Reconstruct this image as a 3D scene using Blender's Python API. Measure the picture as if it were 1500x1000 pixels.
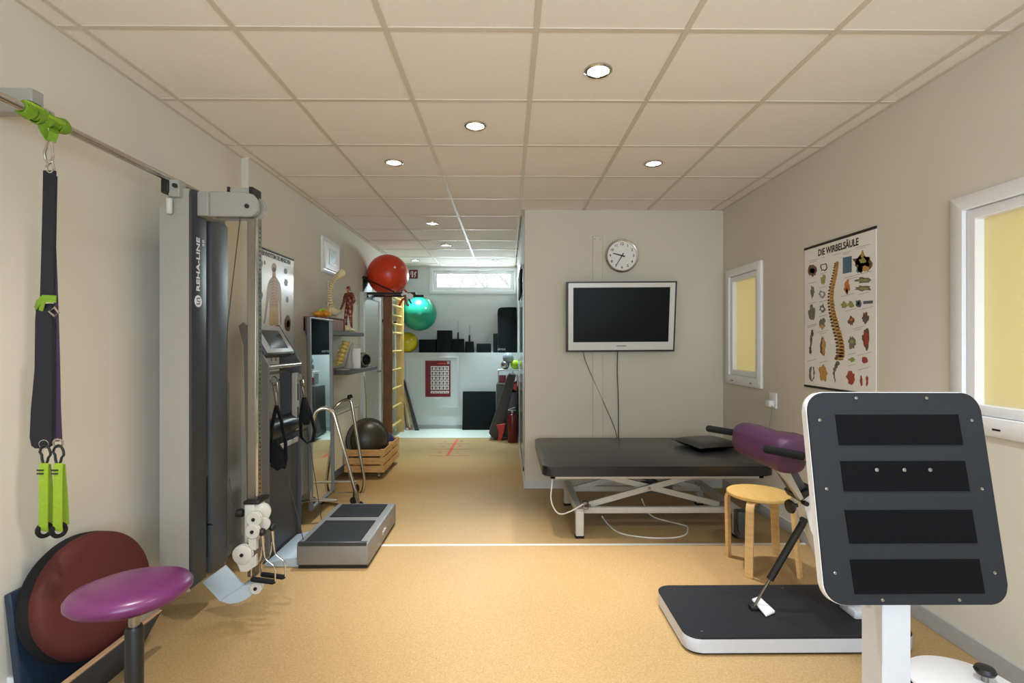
import bpy, bmesh, math, random
from mathutils import Vector, Matrix
random.seed(7)
SC = bpy.context.scene
COL = SC.collection
for o in list(bpy.data.objects): bpy.data.objects.remove(o)

# ------------------------------------------------------------------ camera
F = 746.0; YAW = math.atan(7 / 746); CH = 1.42
cam = bpy.data.cameras.new('camera'); camo = bpy.data.objects.new('camera', cam); COL.objects.link(camo)
cam.sensor_width = 36; cam.lens = 36 * F / 1500; cam.shift_y = 2 / 1500; cam.clip_start = .05
camo.location = (0, 0, CH); camo.rotation_euler = (math.pi / 2, 0, -YAW)
SC.camera = camo
# ------------------------------------------------------------------ world, light, exposure
SC.view_settings.view_transform = 'Standard'; SC.view_settings.look = 'None'
SC.view_settings.gamma = 1; SC.view_settings.use_curve_mapping = False
SC.view_settings.exposure = 0.46
W = bpy.data.worlds.new('overcast'); SC.world = W; W.use_nodes = True
W.node_tree.nodes['Background'].inputs[0].default_value = (.86, .93, 1, 1)
W.node_tree.nodes['Background'].inputs[1].default_value = 1.7
def area(name, loc, rot, sx, sy, power, col):
    l = bpy.data.lights.new(name, 'AREA'); l.shape = 'RECTANGLE'; l.size = sx; l.size_y = sy
    l.energy = power; l.color = col
    o = bpy.data.objects.new(name, l); COL.objects.link(o); o.location = loc; o.rotation_euler = rot
    return o
# cool fill added behind the camera; daylight coming in through the high far window
area('rear_fill_light', (.5, -1.55, 1.6), (math.pi / 2, 0, 0), 2.4, 1.3, 72, (.66, .84, 1))
area('far_window_daylight', (-.58, 9.1, 2.5), (-math.pi / 2 + .1, 0, 0), 1.25, .22, 46, (.8, .93, 1))
LIGHTS = dict(warm=(1, .945, .90), warm2=(1, .88, .70), cool=(.90, .96, 1), far=(.66, .88, 1))
SPOT_W = 196.0

# ------------------------------------------------------------------ pixel -> place helpers (1500x1000 frame)
def ray(u, v):
    x = (u - 750) / F; z = -(v - 502) / F
    c, s = math.cos(YAW), math.sin(YAW)
    return Vector((x * c + s, -x * s + c, z))
def PY(u, v, Y):
    d = ray(u, v); t = Y / d.y; return Vector((d.x * t, Y, CH + d.z * t))
def PZ(u, v, Z):
    d = ray(u, v); t = (Z - CH) / d.z; return Vector((d.x * t, d.y * t, Z))
def PX(u, v, X):
    d = ray(u, v); t = X / d.x; return Vector((X, d.y * t, CH + d.z * t))

# ------------------------------------------------------------------ materials
def lin(c): 
    c = c / 255.
    return c / 12.92 if c <= .04045 else ((c + .055) / 1.055) ** 2.4
def rgb(*c): return tuple(lin(x) for x in c) + (1,)
MATS = {}
def mat(name, c, rough=.5, metal=0, var=.06, scale=30, bump=0, bscale=None, emit=0, coat=0, stretch=None):
    if name in MATS: return MATS[name]
    m = bpy.data.materials.new(name); m.use_nodes = True; nt = m.node_tree; b = nt.nodes['Principled BSDF']
    b.inputs['Roughness'].default_value = rough; b.inputs['Metallic'].default_value = metal
    tc = nt.nodes.new('ShaderNodeTexCoord'); n = nt.nodes.new('ShaderNodeTexNoise'); n.inputs['Scale'].default_value = scale
    n.inputs['Detail'].default_value = 4
    src = tc.outputs['Object']
    if stretch:
        mp = nt.nodes.new('ShaderNodeMapping'); mp.inputs['Scale'].default_value = stretch
        nt.links.new(src, mp.inputs[0]); src = mp.outputs[0]
    nt.links.new(src, n.inputs['Vector'])
    r = nt.nodes.new('ShaderNodeValToRGB')
    col = rgb(*c)
    r.color_ramp.elements[0].position = .3; r.color_ramp.elements[1].position = .7
    r.color_ramp.elements[0].color = tuple(x * (1 - var) for x in col[:3]) + (1,)
    r.color_ramp.elements[1].color = tuple(min(1, x * (1 + var)) for x in col[:3]) + (1,)
    nt.links.new(n.outputs['Fac'], r.inputs[0]); nt.links.new(r.outputs[0], b.inputs['Base Color'])
    if bump:
        n2 = nt.nodes.new('ShaderNodeTexNoise'); n2.inputs['Scale'].default_value = bscale or scale * 4
        nt.links.new(src, n2.inputs['Vector'])
        bp = nt.nodes.new('ShaderNodeBump'); bp.inputs['Strength'].default_value = bump; bp.inputs['Distance'].default_value = .002
        nt.links.new(n2.outputs['Fac'], bp.inputs['Height']); nt.links.new(bp.outputs[0], b.inputs['Normal'])
    if coat: b.inputs['Coat Weight'].default_value = coat
    if emit:
        b.inputs['Emission Color'].default_value = col; b.inputs['Emission Strength'].default_value = emit
    MATS[name] = m
    return m

M_wall = mat('wall_paint', (212, 205, 189), .9, var=.015, scale=2, bump=.15, bscale=220)
M_wallfar = mat('far_wall_paint', (214, 218, 216), .85, var=.015, scale=2, bump=.1, bscale=200)
M_ceil = mat('ceiling_tile', (240, 229, 221), .95, var=.02, scale=60, bump=.25, bscale=320)
M_grid = mat('ceiling_grid', (212, 198, 182), .45, var=.01)
M_base = mat('baseboard_grey', (168, 168, 166), .5, var=.03)
M_basew = mat('baseboard_white', (205, 203, 196), .5, var=.03)
M_white = mat('white_lacquer', (232, 232, 234), .35, var=.01)
M_pvc = mat('window_plastic', (238, 238, 240), .3, var=.01)
M_strip = mat('floor_strip_white', (225, 222, 210), .4, var=.03)
M_chrome = mat('chrome', (205, 200, 192), .16, 1, var=.02)
M_steel = mat('brushed_steel', (150, 145, 138), .35, 1, var=.05, scale=60)
M_black = mat('black_plastic', (22, 22, 23), .45, var=.1)
M_rubber = mat('black_rubber', (20, 20, 21), .8, var=.15, scale=120, bump=.2)
M_foam = mat('black_foam', (24, 28, 29), .9, var=.15, scale=80, bump=.2)
M_leather = mat('black_leather', (19, 19, 22), .3, var=.08, scale=40, bump=.06, bscale=260)
M_purple = mat('purple_vinyl', (100, 38, 88), .3, var=.04, scale=20, bump=.03, bscale=300)
M_purple2 = mat('plum_vinyl', (78, 38, 74), .45, var=.05, scale=20, bump=.04, bscale=300)
M_red = mat('red_cover', (78, 22, 16), .75, var=.06, scale=60, bump=.1)
M_blue = mat('navy_vinyl', (38, 52, 70), .6, var=.06, scale=30)
M_tan = mat('beige_edge', (170, 140, 110), .6)
M_birch = mat('birch_wood', (222, 182, 122), .42, var=.12, scale=6, stretch=(1, 1, 8))
M_birchtop = mat('birch_veneer', (214, 176, 104), .38, var=.07, scale=8, stretch=(6, 1, 1))
M_pine = mat('pine_wood', (206, 158, 98), .55, var=.18, scale=5, stretch=(2, 12, 12))
M_brown = mat('brown_wood', (122, 78, 42), .5, var=.15, scale=6, stretch=(8, 8, 1))
M_bar = mat('beech_bar', (214, 180, 110), .45, var=.1, scale=10)
M_walnut = mat('walnut_box', (128, 78, 50), .5, var=.18, scale=8, stretch=(1, 6, 8))
M_greyp = mat('light_grey_panel', (158, 154, 146), .5, var=.02)
M_darkp = mat('anthracite_panel', (52, 54, 56), .42, var=.04)
M_darkp2 = mat('slate_panel', (74, 77, 80), .45, var=.04)
M_pulley = mat('pulley_white', (196, 192, 182), .45, var=.03)
M_cable = mat('grey_cable', (60, 58, 55), .5)
M_wcable = mat('white_cable', (214, 212, 204), .5)
M_lime = mat('lime_webbing', (108, 142, 24), .7, var=.1, scale=90, bump=.2)
M_lime2 = mat('lime_webbing_bright', (140, 170, 38), .7, var=.08, scale=90, bump=.2)
M_navy = mat('navy_webbing', (16, 18, 28), .75, var=.12, scale=90, bump=.2)
M_violet = mat('violet_webbing', (44, 22, 52), .7, var=.1)
M_board = mat('grey_board', (37, 38, 41), .6, var=.03, scale=25)
M_grip = mat('grip_tape', (10, 10, 12), .85, var=.2, scale=160, bump=.3)
M_silver = mat('silver_paint', (190, 192, 198), .4, var=.02)
M_frame = mat('couch_frame_grey', (188, 184, 174), .4, var=.03)
M_vplat = mat('platform_grey', (140, 139, 137), .38, metal=.4, var=.03)
M_padd = mat('platform_pad', (30, 31, 34), .6, var=.1, scale=100, bump=.2)
M_light = mat('pale_blue_steel', (182, 196, 206), .35, var=.03)
M_rad = mat('radiator_cream', (226, 220, 200), .4, var=.02)
M_redball = mat('red_ball', (216, 62, 28), .32, var=.03, scale=8)
M_greenball = mat('green_ball', (30, 150, 116), .3, var=.04, scale=8)
M_yellowball = mat('yellow_ball', (214, 190, 24), .35, var=.04, scale=8)
M_olive = mat('black_olive_rubber', (52, 48, 34), .4, var=.06)
M_blueball = mat('blue_rubber', (34, 38, 92), .45, var=.06)
M_greyball = mat('grey_ball', (150, 158, 164), .4, var=.05)
M_limeball = mat('lime_ball', (170, 210, 30), .45, var=.05)
M_paper = mat('glossy_paper', (236, 232, 226), .22, var=.01)
M_paper2 = mat('matt_paper', (236, 233, 228), .6, var=.01)
M_ink = mat('ink_black', (34, 30, 28), .6)
M_bone = mat('bone_plastic', (222, 204, 160), .5, var=.12, scale=60)
M_muscle = mat('muscle_red', (140, 48, 30), .45, var=.5, scale=26)
M_organ = mat('organ_orange', (224, 148, 34), .45, var=.25, scale=40)
M_shelf = mat('shelf_grey', (78, 76, 74), .45, var=.04)
M_doorgrey = mat('door_grey', (170, 168, 156), .5, var=.02)
M_alu = mat('aluminium', (150, 152, 150), .3, .9, var=.03)
M_redsign = mat('sign_red', (120, 20, 26), .5, var=.03)
M_redplastic = mat('red_plastic', (190, 42, 24), .4, var=.05)
M_redtape = mat('red_tape', (214, 84, 58), .6, var=.06)
M_floor2 = mat('pale_vinyl', (214, 220, 204), .35, var=.03, scale=40)
M_hatch = mat('hatch_paint', (206, 216, 212), .5, var=.02)
M_tree = mat('bark_grey', (196, 192, 188), .9, var=.1)

def floor_mat():
    m = bpy.data.materials.new('ochre_linoleum'); m.use_nodes = True; nt = m.node_tree; b = nt.nodes['Principled BSDF']
    tc = nt.nodes.new('ShaderNodeTexCoord')
    v = nt.nodes.new('ShaderNodeTexVoronoi'); v.inputs['Scale'].default_value = 95
    n = nt.nodes.new('ShaderNodeTexNoise'); n.inputs['Scale'].default_value = 130; n.inputs['Detail'].default_value = 6
    n3 = nt.nodes.new('ShaderNodeTexNoise'); n3.inputs['Scale'].default_value = 1.1; n3.inputs['Detail'].default_value = 3
    for x in (v, n, n3): nt.links.new(tc.outputs['Object'], x.inputs['Vector'])
    r = nt.nodes.new('ShaderNodeValToRGB'); e = r.color_ramp.elements
    e[0].position = .32; e[0].color = rgb(144, 114, 74); e[1].position = .66; e[1].color = rgb(188, 158, 112)
    nt.links.new(n.outputs['Fac'], r.inputs[0])
    r2 = nt.nodes.new('ShaderNodeValToRGB'); e = r2.color_ramp.elements
    e[0].position = .0; e[0].color = rgb(180, 150, 102); e[1].position = 1; e[1].color = rgb(160, 130, 86)
    nt.links.new(v.outputs['Color'], r2.inputs[0])
    mx = nt.nodes.new('ShaderNodeMix'); mx.data_type = 'RGBA'; mx.inputs['Factor'].default_value = .45
    nt.links.new(r.outputs[0], mx.inputs[6]); nt.links.new(r2.outputs[0], mx.inputs[7])
    nt.links.new(mx.outputs[2], b.inputs['Base Color'])
    rr = nt.nodes.new('ShaderNodeMapRange'); rr.inputs[3].default_value = .38; rr.inputs[4].default_value = .5
    nt.links.new(n3.outputs['Fac'], rr.inputs[0]); nt.links.new(rr.outputs[0], b.inputs['Roughness'])
    b.inputs['Specular IOR Level'].default_value = .3
    bp = nt.nodes.new('ShaderNodeBump'); bp.inputs['Strength'].default_value = .04; bp.inputs['Distance'].default_value = .001
    nt.links.new(n.outputs['Fac'], bp.inputs['Height']); nt.links.new(bp.outputs[0], b.inputs['Normal'])
    return m
M_floor = floor_mat()
for m_, v_ in ((M_board, .15), (M_grip, .1), (M_foam, .2), (M_rubber, .3), (M_padd, .25)): m_.node_tree.nodes['Principled BSDF'].inputs['Specular IOR Level'].default_value = v_
for n_ in M_muscle.node_tree.nodes:
    if n_.type == 'VALTORGB': n_.color_ramp.elements[0].color = rgb(112, 34, 22); n_.color_ramp.elements[1].color = rgb(206, 150, 112); n_.color_ramp.elements[0].position = .5; n_.color_ramp.elements[1].position = .68
    if n_.type == 'TEX_NOISE': n_.inputs['Scale'].default_value = 38
def glass_mat():
    m = bpy.data.materials.new('clear_glass'); m.use_nodes = True; nt = m.node_tree; nt.nodes.clear()
    o = nt.nodes.new('ShaderNodeOutputMaterial'); t = nt.nodes.new('ShaderNodeBsdfTransparent'); g = nt.nodes.new('ShaderNodeBsdfGlossy')
    g.inputs['Roughness'].default_value = .02; t.inputs[0].default_value = (.95, .98, .97, 1)
    mx = nt.nodes.new('ShaderNodeMixShader'); mx.inputs[0].default_value = .07
    nt.links.new(t.outputs[0], mx.inputs[1]); nt.links.new(g.outputs[0], mx.inputs[2]); nt.links.new(mx.outputs[0], o.inputs[0])
    return m
M_glass = glass_mat()
M_mirror = mat('mirror_glass', (228, 236, 232), .02, 1, var=.0)
def frosted_mat():
    m = bpy.data.materials.new('yellow_frosted_glass'); m.use_nodes = True; nt = m.node_tree; b = nt.nodes['Principled BSDF']
    b.inputs['Base Color'].default_value = rgb(232, 220, 178); b.inputs['Roughness'].default_value = .35
    o = nt.nodes['Material Output']; t = nt.nodes.new('ShaderNodeBsdfTranslucent'); t.inputs[0].default_value = rgb(232, 220, 178)
    n = nt.nodes.new('ShaderNodeTexNoise'); n.inputs['Scale'].default_value = 300
    bp = nt.nodes.new('ShaderNodeBump'); bp.inputs['Strength'].default_value = .1; bp.inputs['Distance'].default_value = .001
    nt.links.new(n.outputs['Fac'], bp.inputs['Height']); nt.links.new(bp.outputs[0], b.inputs['Normal'])
    mx = nt.nodes.new('ShaderNodeMixShader'); mx.inputs[0].default_value = .5
    nt.links.new(b.outputs[0], mx.inputs[1]); nt.links.new(t.outputs[0], mx.inputs[2]); nt.links.new(mx.outputs[0], o.inputs[0])
    return m
M_frost = frosted_mat()
def lens_mat(name, col, s):
    m = bpy.data.materials.new(name); m.use_nodes = True; b = m.node_tree.nodes['Principled BSDF']
    b.inputs['Emission Color'].default_value = col + (1,); b.inputs['Emission Strength'].default_value = s
    return m
LENS = {k: lens_mat('lamp_lens_' + k, c, 9) for k, c in LIGHTS.items()}

# ------------------------------------------------------------------ mesh builder
V = Vector
class B:
    def __init__(s): s.bm = bmesh.new(); s.mi = 0
    def _faces(s, vs, fs):
        bv = [s.bm.verts.new(v) for v in vs]; out = []
        for f in fs:
            try:
                fc = s.bm.faces.new([bv[i] for i in f]); fc.material_index = s.mi; out.append(fc)
            except ValueError: pass
        return bv, out
    def box(s, x0, x1, y0, y1, z0, z1, bev=0, seg=2, M=None):
        x0, x1 = min(x0, x1), max(x0, x1); y0, y1 = min(y0, y1), max(y0, y1); z0, z1 = min(z0, z1), max(z0, z1)
        vs = [V((x, y, z)) for z in (z0, z1) for y in (y0, y1) for x in (x0, x1)]
        if M: vs = [M @ v for v in vs]
        bv, fs = s._faces(vs, [(0, 2, 3, 1), (4, 5, 7, 6), (0, 1, 5, 4), (2, 6, 7, 3), (0, 4, 6, 2), (1, 3, 7, 5)])
        if bev: s.bevel(fs, bev, seg)
        return s
    def bevel(s, fs, w, seg=2):
        es = list({e for f in fs for e in f.edges})
        r = bmesh.ops.bevel(s.bm, geom=es, offset=w, segments=seg, profile=.5, affect='EDGES', clamp_overlap=True)
        for f in r['faces']: f.material_index = s.mi
    def obox(s, c, sx, sy, sz, ax=None, ay=None, bev=0, seg=2):
        """box of size sx,sy,sz centred c with local axes ax (x) and ay (y)"""
        ax = V(ax or (1, 0, 0)).normalized(); ay = V(ay or (0, 1, 0)); ay = (ay - ax * ay.dot(ax)).normalized(); az = ax.cross(ay)
        M = Matrix((ax, ay, az)).transposed().to_4x4(); M.translation = V(c)
        return s.box(-sx / 2, sx / 2, -sy / 2, sy / 2, -sz / 2, sz / 2, bev, seg, M)
    def tube(s, pts, r, n=10, closed=False, sec=None, up=None):
        pts = [V(p) for p in pts]; k = len(pts)
        rs = r if isinstance(r, (list, tuple)) else [r] * k
        T = []
        for i in range(k):
            a = pts[(i - 1) % k] if (closed or i) else pts[i]; b = pts[(i + 1) % k] if (closed or i < k - 1) else pts[i]
            t = (b - a); T.append(t.normalized() if t.length > 1e-9 else V((0, 0, 1)))
        u = V(up) if up else (V((0, 0, 1)) if abs(T[0].z) < .9 else V((1, 0, 0)))
        vs = []; prev = None
        for i in range(k):
            if up: nn = V(up) - T[i] * V(up).dot(T[i]); nn = nn.normalized() if nn.length > 1e-6 else prev
            else:
                base = prev if prev else u
                nn = (base - T[i] * base.dot(T[i])); nn = nn.normalized() if nn.length > 1e-6 else T[i].orthogonal().normalized()
            prev = nn; bb = T[i].cross(nn)
            if sec:
                for (a, b) in sec: vs.append(pts[i] + nn * a * rs[i] + bb * b * rs[i])
            else:
                for j in range(n):
                    an = 2 * math.pi * j / n; vs.append(pts[i] + (nn * math.cos(an) + bb * math.sin(an)) * rs[i])
        m = len(sec) if sec else n; fs = []
        for i in range(k if closed else k - 1):
            a = i * m; b = ((i + 1) % k) * m
            for j in range(m): fs.append((a + j, a + (j + 1) % m, b + (j + 1) % m, b + j))
        if not closed: fs += [tuple(range(m))[::-1], tuple((k - 1) * m + j for j in range(m))]
        s._faces(vs, fs); return s
    def cyl(s, p0, p1, r, r1=None, n=20): return s.tube([p0, p1], [r, r if r1 is None else r1], n)
    def ribbon(s, pts, w, t, wdir):
        """flat strap: width w along wdir, thickness t"""
        ws = w if isinstance(w, (list, tuple)) else [w] * len(pts)
        pts = [V(p) for p in pts]; wd = V(wdir).normalized(); vs = []
        for i, p in enumerate(pts):
            a = pts[max(0, i - 1)]; b = pts[min(len(pts) - 1, i + 1)]
            tn = (b - a).normalized(); wv = (wd - tn * wd.dot(tn)).normalized(); nn = tn.cross(wv) * (t / 2); wv = wv * (ws[i] / 2)
            vs += [p + wv + nn, p - wv + nn, p - wv - nn, p + wv - nn]
        fs = []
        for i in range(len(pts) - 1):
            a, b = 4 * i, 4 * i + 4
            for j in range(4): fs.append((a + j, a + (j + 1) % 4, b + (j + 1) % 4, b + j))
        k = 4 * (len(pts) - 1); fs += [(3, 2, 1, 0), (k, k + 1, k + 2, k + 3)]
        s._faces(vs, fs); return s
    def lathe(s, prof, o, axis=(0, 0, 1), n=32, sx=1, sy=1, cap=True):
        ax = V(axis).normalized(); a = ax.orthogonal().normalized(); b = ax.cross(a); o = V(o); vs = []; k = len(prof)
        for (r, h) in prof:
            for j in range(n):
                an = 2 * math.pi * j / n; vs.append(o + ax * h + (a * math.cos(an) * sx + b * math.sin(an) * sy) * max(r, 1e-5))
        fs = [(i * n + j, i * n + (j + 1) % n, (i + 1) * n + (j + 1) % n, (i + 1) * n + j) for i in range(k - 1) for j in range(n)]
        if cap: fs += [tuple(range(n))[::-1], tuple((k - 1) * n + j for j in range(n))]
        s._faces(vs, fs); return s
    def sphere(s, c, r, n=24, sc=(1, 1, 1)):
        prof = [(math.sin(math.pi * i / (n // 2)) * 1, -math.cos(math.pi * i / (n // 2))) for i in range(n // 2 + 1)]
        c = V(c); k = len(s.bm.verts); s.lathe([(a * r, b * r) for a, b in prof], (0, 0, 0), (0, 0, 1), n)
        s.bm.verts.ensure_lookup_table()
        for v in s.bm.verts[k:]: v.co = V((v.co.x * sc[0], v.co.y * sc[1], v.co.z * sc[2])) + c
        return s
    def prism(s, poly, vec, bev=0, seg=2):
        poly = [V(p) for p in poly]; vec = V(vec); n = len(poly)
        vs = poly + [p + vec for p in poly]
        fs = [tuple(range(n))[::-1], tuple(range(n, 2 * n))] + [(i, (i + 1) % n, n + (i + 1) % n, n + i) for i in range(n)]
        bv, f = s._faces(vs, fs)
        if bev: s.bevel(f, bev, seg)
        return s
    def ring(s, P, o, i, d0, d1, bev=.003):
        """rectangular frame; o / i = (a0,a1,b0,b1) outer and inner rectangles, P(a,b,d) -> point, between depths d0 and d1"""
        def c(r): return [(r[0], r[2]), (r[1], r[2]), (r[1], r[3]), (r[0], r[3])]
        vs = [P(a, q, d) for d in (d0, d1) for r in (o, i) for a, q in c(r)]
        fs = []
        for k in range(4):
            n = (k + 1) % 4
            fs += [(k, n, 4 + n, 4 + k), (8 + k, 12 + k, 12 + n, 8 + n), (k, 8 + k, 8 + n, n), (4 + k, 4 + n, 12 + n, 12 + k)]
        bv, f = s._faces(vs, fs)
        if bev: s.bevel(f, bev, 1)
        return s
    def poly(s, pts):
        s._faces([V(p) for p in pts], [tuple(range(len(pts)))]); return s
    def mesh(s, name, mats, off=None, angle=38):
        bmesh.ops.recalc_face_normals(s.bm, faces=s.bm.faces)
        if off is not None: bmesh.ops.translate(s.bm, verts=s.bm.verts, vec=-V(off))
        me = bpy.data.meshes.new(name); s.bm.to_mesh(me); s.bm.free()
        for m in (mats if isinstance(mats, (list, tuple)) else [mats]): me.materials.append(m)
        for p in me.polygons: p.use_smooth = True
        try: me.set_sharp_from_angle(angle=math.radians(angle))
        except Exception: pass
        return me
    def build(s, name, mats, parent=None, origin=None, angle=38):
        """one mesh object; vertices are given in world coordinates"""
        if origin is None:
            if parent is not None: origin = wloc(parent)
            else:
                xs = [v.co for v in s.bm.verts]
                origin = V((sum(c.x for c in xs) / len(xs), sum(c.y for c in xs) / len(xs), min(c.z for c in xs)))
        o = bpy.data.objects.new(name, s.mesh(name, mats, origin, angle)); COL.objects.link(o)
        if parent is not None: o.parent = parent; o.location = V(origin) - wloc(parent)
        else: o.location = origin
        return o
def wloc(o):
    l = V((0, 0, 0))
    while o is not None: l = l + o.location; o = o.parent
    return l
def rnd(pts, r, n=6):
    """round the corners of a polyline"""
    pts = [V(p) for p in pts]; out = [pts[0]]
    for i in range(1, len(pts) - 1):
        a, b, c = pts[i - 1], pts[i], pts[i + 1]; d = min(r, (a - b).length * .49, (c - b).length * .49)
        p0 = b + (a - b).normalized() * d; p1 = b + (c - b).normalized() * d
        for k in range(n + 1):
            t = k / n; out.append(p0 * (1 - t) ** 2 + b * 2 * t * (1 - t) + p1 * t * t)
    return out + [pts[-1]]
def rrect(w, h, r, n=6):
    out = []
    for cx, cy, a0 in ((w / 2 - r, h / 2 - r, 0), (-w / 2 + r, h / 2 - r, 90), (-w / 2 + r, -h / 2 + r, 180), (w / 2 - r, -h / 2 + r, 270)):
        for k in range(n + 1):
            a = math.radians(a0 + 90 * k / n); out.append((cx + r * math.cos(a), cy + r * math.sin(a)))
    return out
def tag(o, label, cat, group=None):
    o['label'] = label; o['category'] = cat
    if group: o['group'] = group
    return o
def thing(name, label, cat, loc, group=None):
    o = bpy.data.objects.new(name, None); COL.objects.link(o); o.location = loc; o.empty_display_size = .1
    return tag(o, label, cat, group)
def struct(name, b, m, label=None, origin=None):
    o = b.build(name, m, None, origin or V((0, 0, 0))); o['kind'] = 'structure'
    if label: o['label'] = label
    return o
def text(name, s, size, o, right, up, m, parent, align='CENTER', depth=.0006, sx=1.0, bold=0):
    cu = bpy.data.curves.new(name, 'FONT'); cu.body = s; cu.size = size; cu.align_x = align; cu.align_y = 'CENTER'; cu.extrude = depth
    cu.resolution_u = 3; cu.offset = bold
    t = bpy.data.objects.new(name + '_tmp', cu); COL.objects.link(t)
    me = bpy.data.meshes.new_from_object(t.evaluated_get(bpy.context.evaluated_depsgraph_get()))
    bpy.data.objects.remove(t); bpy.data.curves.remove(cu)
    r = V(right).normalized(); u = V(up).normalized(); n = r.cross(u)
    R = Matrix((r * sx, u, n)).transposed().to_4x4()
    me.transform(R); me.name = name
    me.materials.clear(); me.materials.append(m)
    ob = bpy.data.objects.new(name, me); COL.objects.link(ob)
    if parent is not None: ob.parent = parent; ob.location = V(o) - wloc(parent)
    else: ob.location = o
    return ob
def dup(root, delta, label=None, group=None):
    r = root.copy(); COL.objects.link(r); r.location = root.location + V(delta)
    if label: r['label'] = label
    if group: r['group'] = group
    for ch in list(root.children):
        c = ch.copy(); COL.objects.link(c); c.parent = r
        for g in ch.children:
            d = g.copy(); COL.objects.link(d); d.parent = c
    return r
# ================================================================== SETTING
XL0, XL1, XR, XC = -1.87, -1.82, 2.115, .172
YT, YF, YU, YB = 4.97, 8.45, 8.75, -1.6
CE = 2.72
struct('floor', B().box(-2.05, 2.3, YB - .1, 7.63, -.06, 0), M_floor, 'speckled ochre linoleum floor of the therapy room')
struct('floor_back', B().box(-2.05, .35, 7.63, 8.9, -.06, .001), M_floor2, 'pale vinyl floor strip below the far wall')
struct('trim_1', B().box(XL0, XR, 3.565, 3.59, 0, .004), M_strip, 'thin pale joint strip across the floor')
struct('trim_2', B().box(XL1, XC, 7.615, 7.65, 0, .004), M_strip, 'white joint strip before the pale far floor')
# left wall with its small step
struct('wall_left', B().box(-2.05, XL0, YB, 3.6, 0, CE + .1), M_wall, 'cream painted left wall near the viewer')
struct('wall_left_far', B().box(-2.05, XL1, 3.6, 8.9, 0, CE + .1), M_wall, 'cream painted left wall beyond a small step')
# right wall with two window openings
def wall_holes(b, x0, x1, ya, yb, za, zb, holes):
    ys = sorted([ya, yb] + [h[0] for h in holes] + [h[1] for h in holes])
    for i in range(len(ys) - 1):
        a, c = ys[i], ys[i + 1]; mid = (a + c) / 2
        h = [h for h in holes if h[0] < mid < h[1]]
        if h: b.box(x0, x1, a, c, za, h[0][2]); b.box(x0, x1, a, c, h[0][3], zb)
        else: b.box(x0, x1, a, c, za, zb)
    return b
WN1 = (4.25, 4.81, 1.11, 2.05); WN2 = (1.15, 2.335, 1.085, 2.04)
struct('wall_right', wall_holes(B(), XR, XR + .16, YB, YT + .13, 0, CE + .1, [WN1, WN2]), M_wall, 'light painted right wall with two frosted windows')
struct('wall_middle', B().box(XC, XR + .16, YT, YT + .13, 0, CE + .1), M_wall, 'beige projecting wall carrying the television')
struct('wall_passage', B().box(XC, XC + .12, YT + .13, 8.9, 0, CE + .1), M_wallfar, 'right wall of the passage to the far room')
# far wall: upper part with a high window, lower part as a ledge
wx0, wx1, wz0, wz1 = -1.30, .15, 2.285, 2.685
b = B()
b.box(XL1, wx0, YU, YU + .2, 1.2, CE + .1).box(wx1, XC, YU, YU + .2, 1.2, CE + .1).box(wx0, wx1, YU, YU + .2, 1.2, wz0).box(wx0, wx1, YU, YU + .2, wz1, CE + .1)
struct('wall_far', b, M_wallfar, 'pale far wall with a long high window')
b = B().box(XL1, XC, YF, YU + .05, 0, 1.258)
wl = struct('wall_far_lower', b, M_wallfar, 'pale low wall forming a ledge below the far window')
for o in (B().box(-1.655, -.83, YF - .012, YF, .36, 1.17),): 
    pn = o.build('hatch_panel', M_hatch, wl)
B().ring(lambda a, q, d: V((a, YF + d, q)), (-1.675, -.81, .335, 1.195), (-1.65, -.835, .36, 1.17), -.022, 0, .002).build('hatch_frame', M_wallfar, wl)
struct('baseboard_far', B().box(-1.65, XC, YF - .015, YF, 0, .06), M_base)
# rear wall behind the camera, window opening added for the fill light
b = B(); b.box(-2.05, -.7, YB - .15, YB, 0, CE + .1).box(1.7, 2.3, YB - .15, YB, 0, CE + .1).box(-.7, 1.7, YB - .15, YB, 0, .95).box(-.7, 1.7, YB - .15, YB, 2.25, CE + .1)
struct('wall_rear', b, M_wall, 'rear wall with an added wide window opening behind the viewer')
# baseboards
struct('baseboard_right', B().box(XR - .012, XR, YB, YT, 0, .085, .002, 1), M_base)
struct('baseboard_middle', B().box(XC, XR, YT - .012, YT, 0, .07, .002, 1), M_basew)
struct('baseboard_passage', B().box(XC - .012, XC, YT - .012, 7.6, 0, .07, .002, 1), M_basew)
struct('baseboard_left', B().box(XL0, XL0 + .012, YB, 3.6, 0, .07).box(XL1, XL1 + .012, 3.6, 6.3, 0, .07), M_basew)
# ---- ceiling: slab, grid bars, edge trims and one object for each panel
cl = struct('ceiling', B().box(-2.05, 2.3, YB - .1, 8.9, CE + .03, CE + .12), M_ceil, 'suspended ceiling of beige mineral fibre panels')
GX = [.122 + .626 * k for k in range(-3, 4)]
GY = [2.117 + .625 * k for k in range(-6, 11)]
BW = .012
xs = [XL0] + GX + [XR]; ys = [YB] + [y for y in GY if y > YB + .1] + [YU]
for x in GX:
    B().box(x - BW, x + BW, YB, YU if x < XC else YT, CE - .001, CE + .02).build('grid_rail', M_grid, cl)
for y in ys[1:-1]:
    B().box(XL0, XR if y < YT else XC, y - BW, y + BW, CE, CE + .02).build('grid_rail', M_grid, cl)
B().box(XL0, XL0 + .02, YB, 3.6, CE - .001, CE + .02).box(XL1, XL1 + .02, 3.6, YU, CE - .001, CE + .02).box(XR - .02, XR, YB, YT, CE - .001, CE + .02)\
   .box(XC, XR, YT - .02, YT, CE - .001, CE + .02).box(XC - .02, XC, YT, YU, CE - .001, CE + .02).box(XL1, XC, YU - .02, YU, CE - .001, CE + .02).build('edge_trim', M_grid, cl)
panel_cache = {}
holes = []
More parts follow.
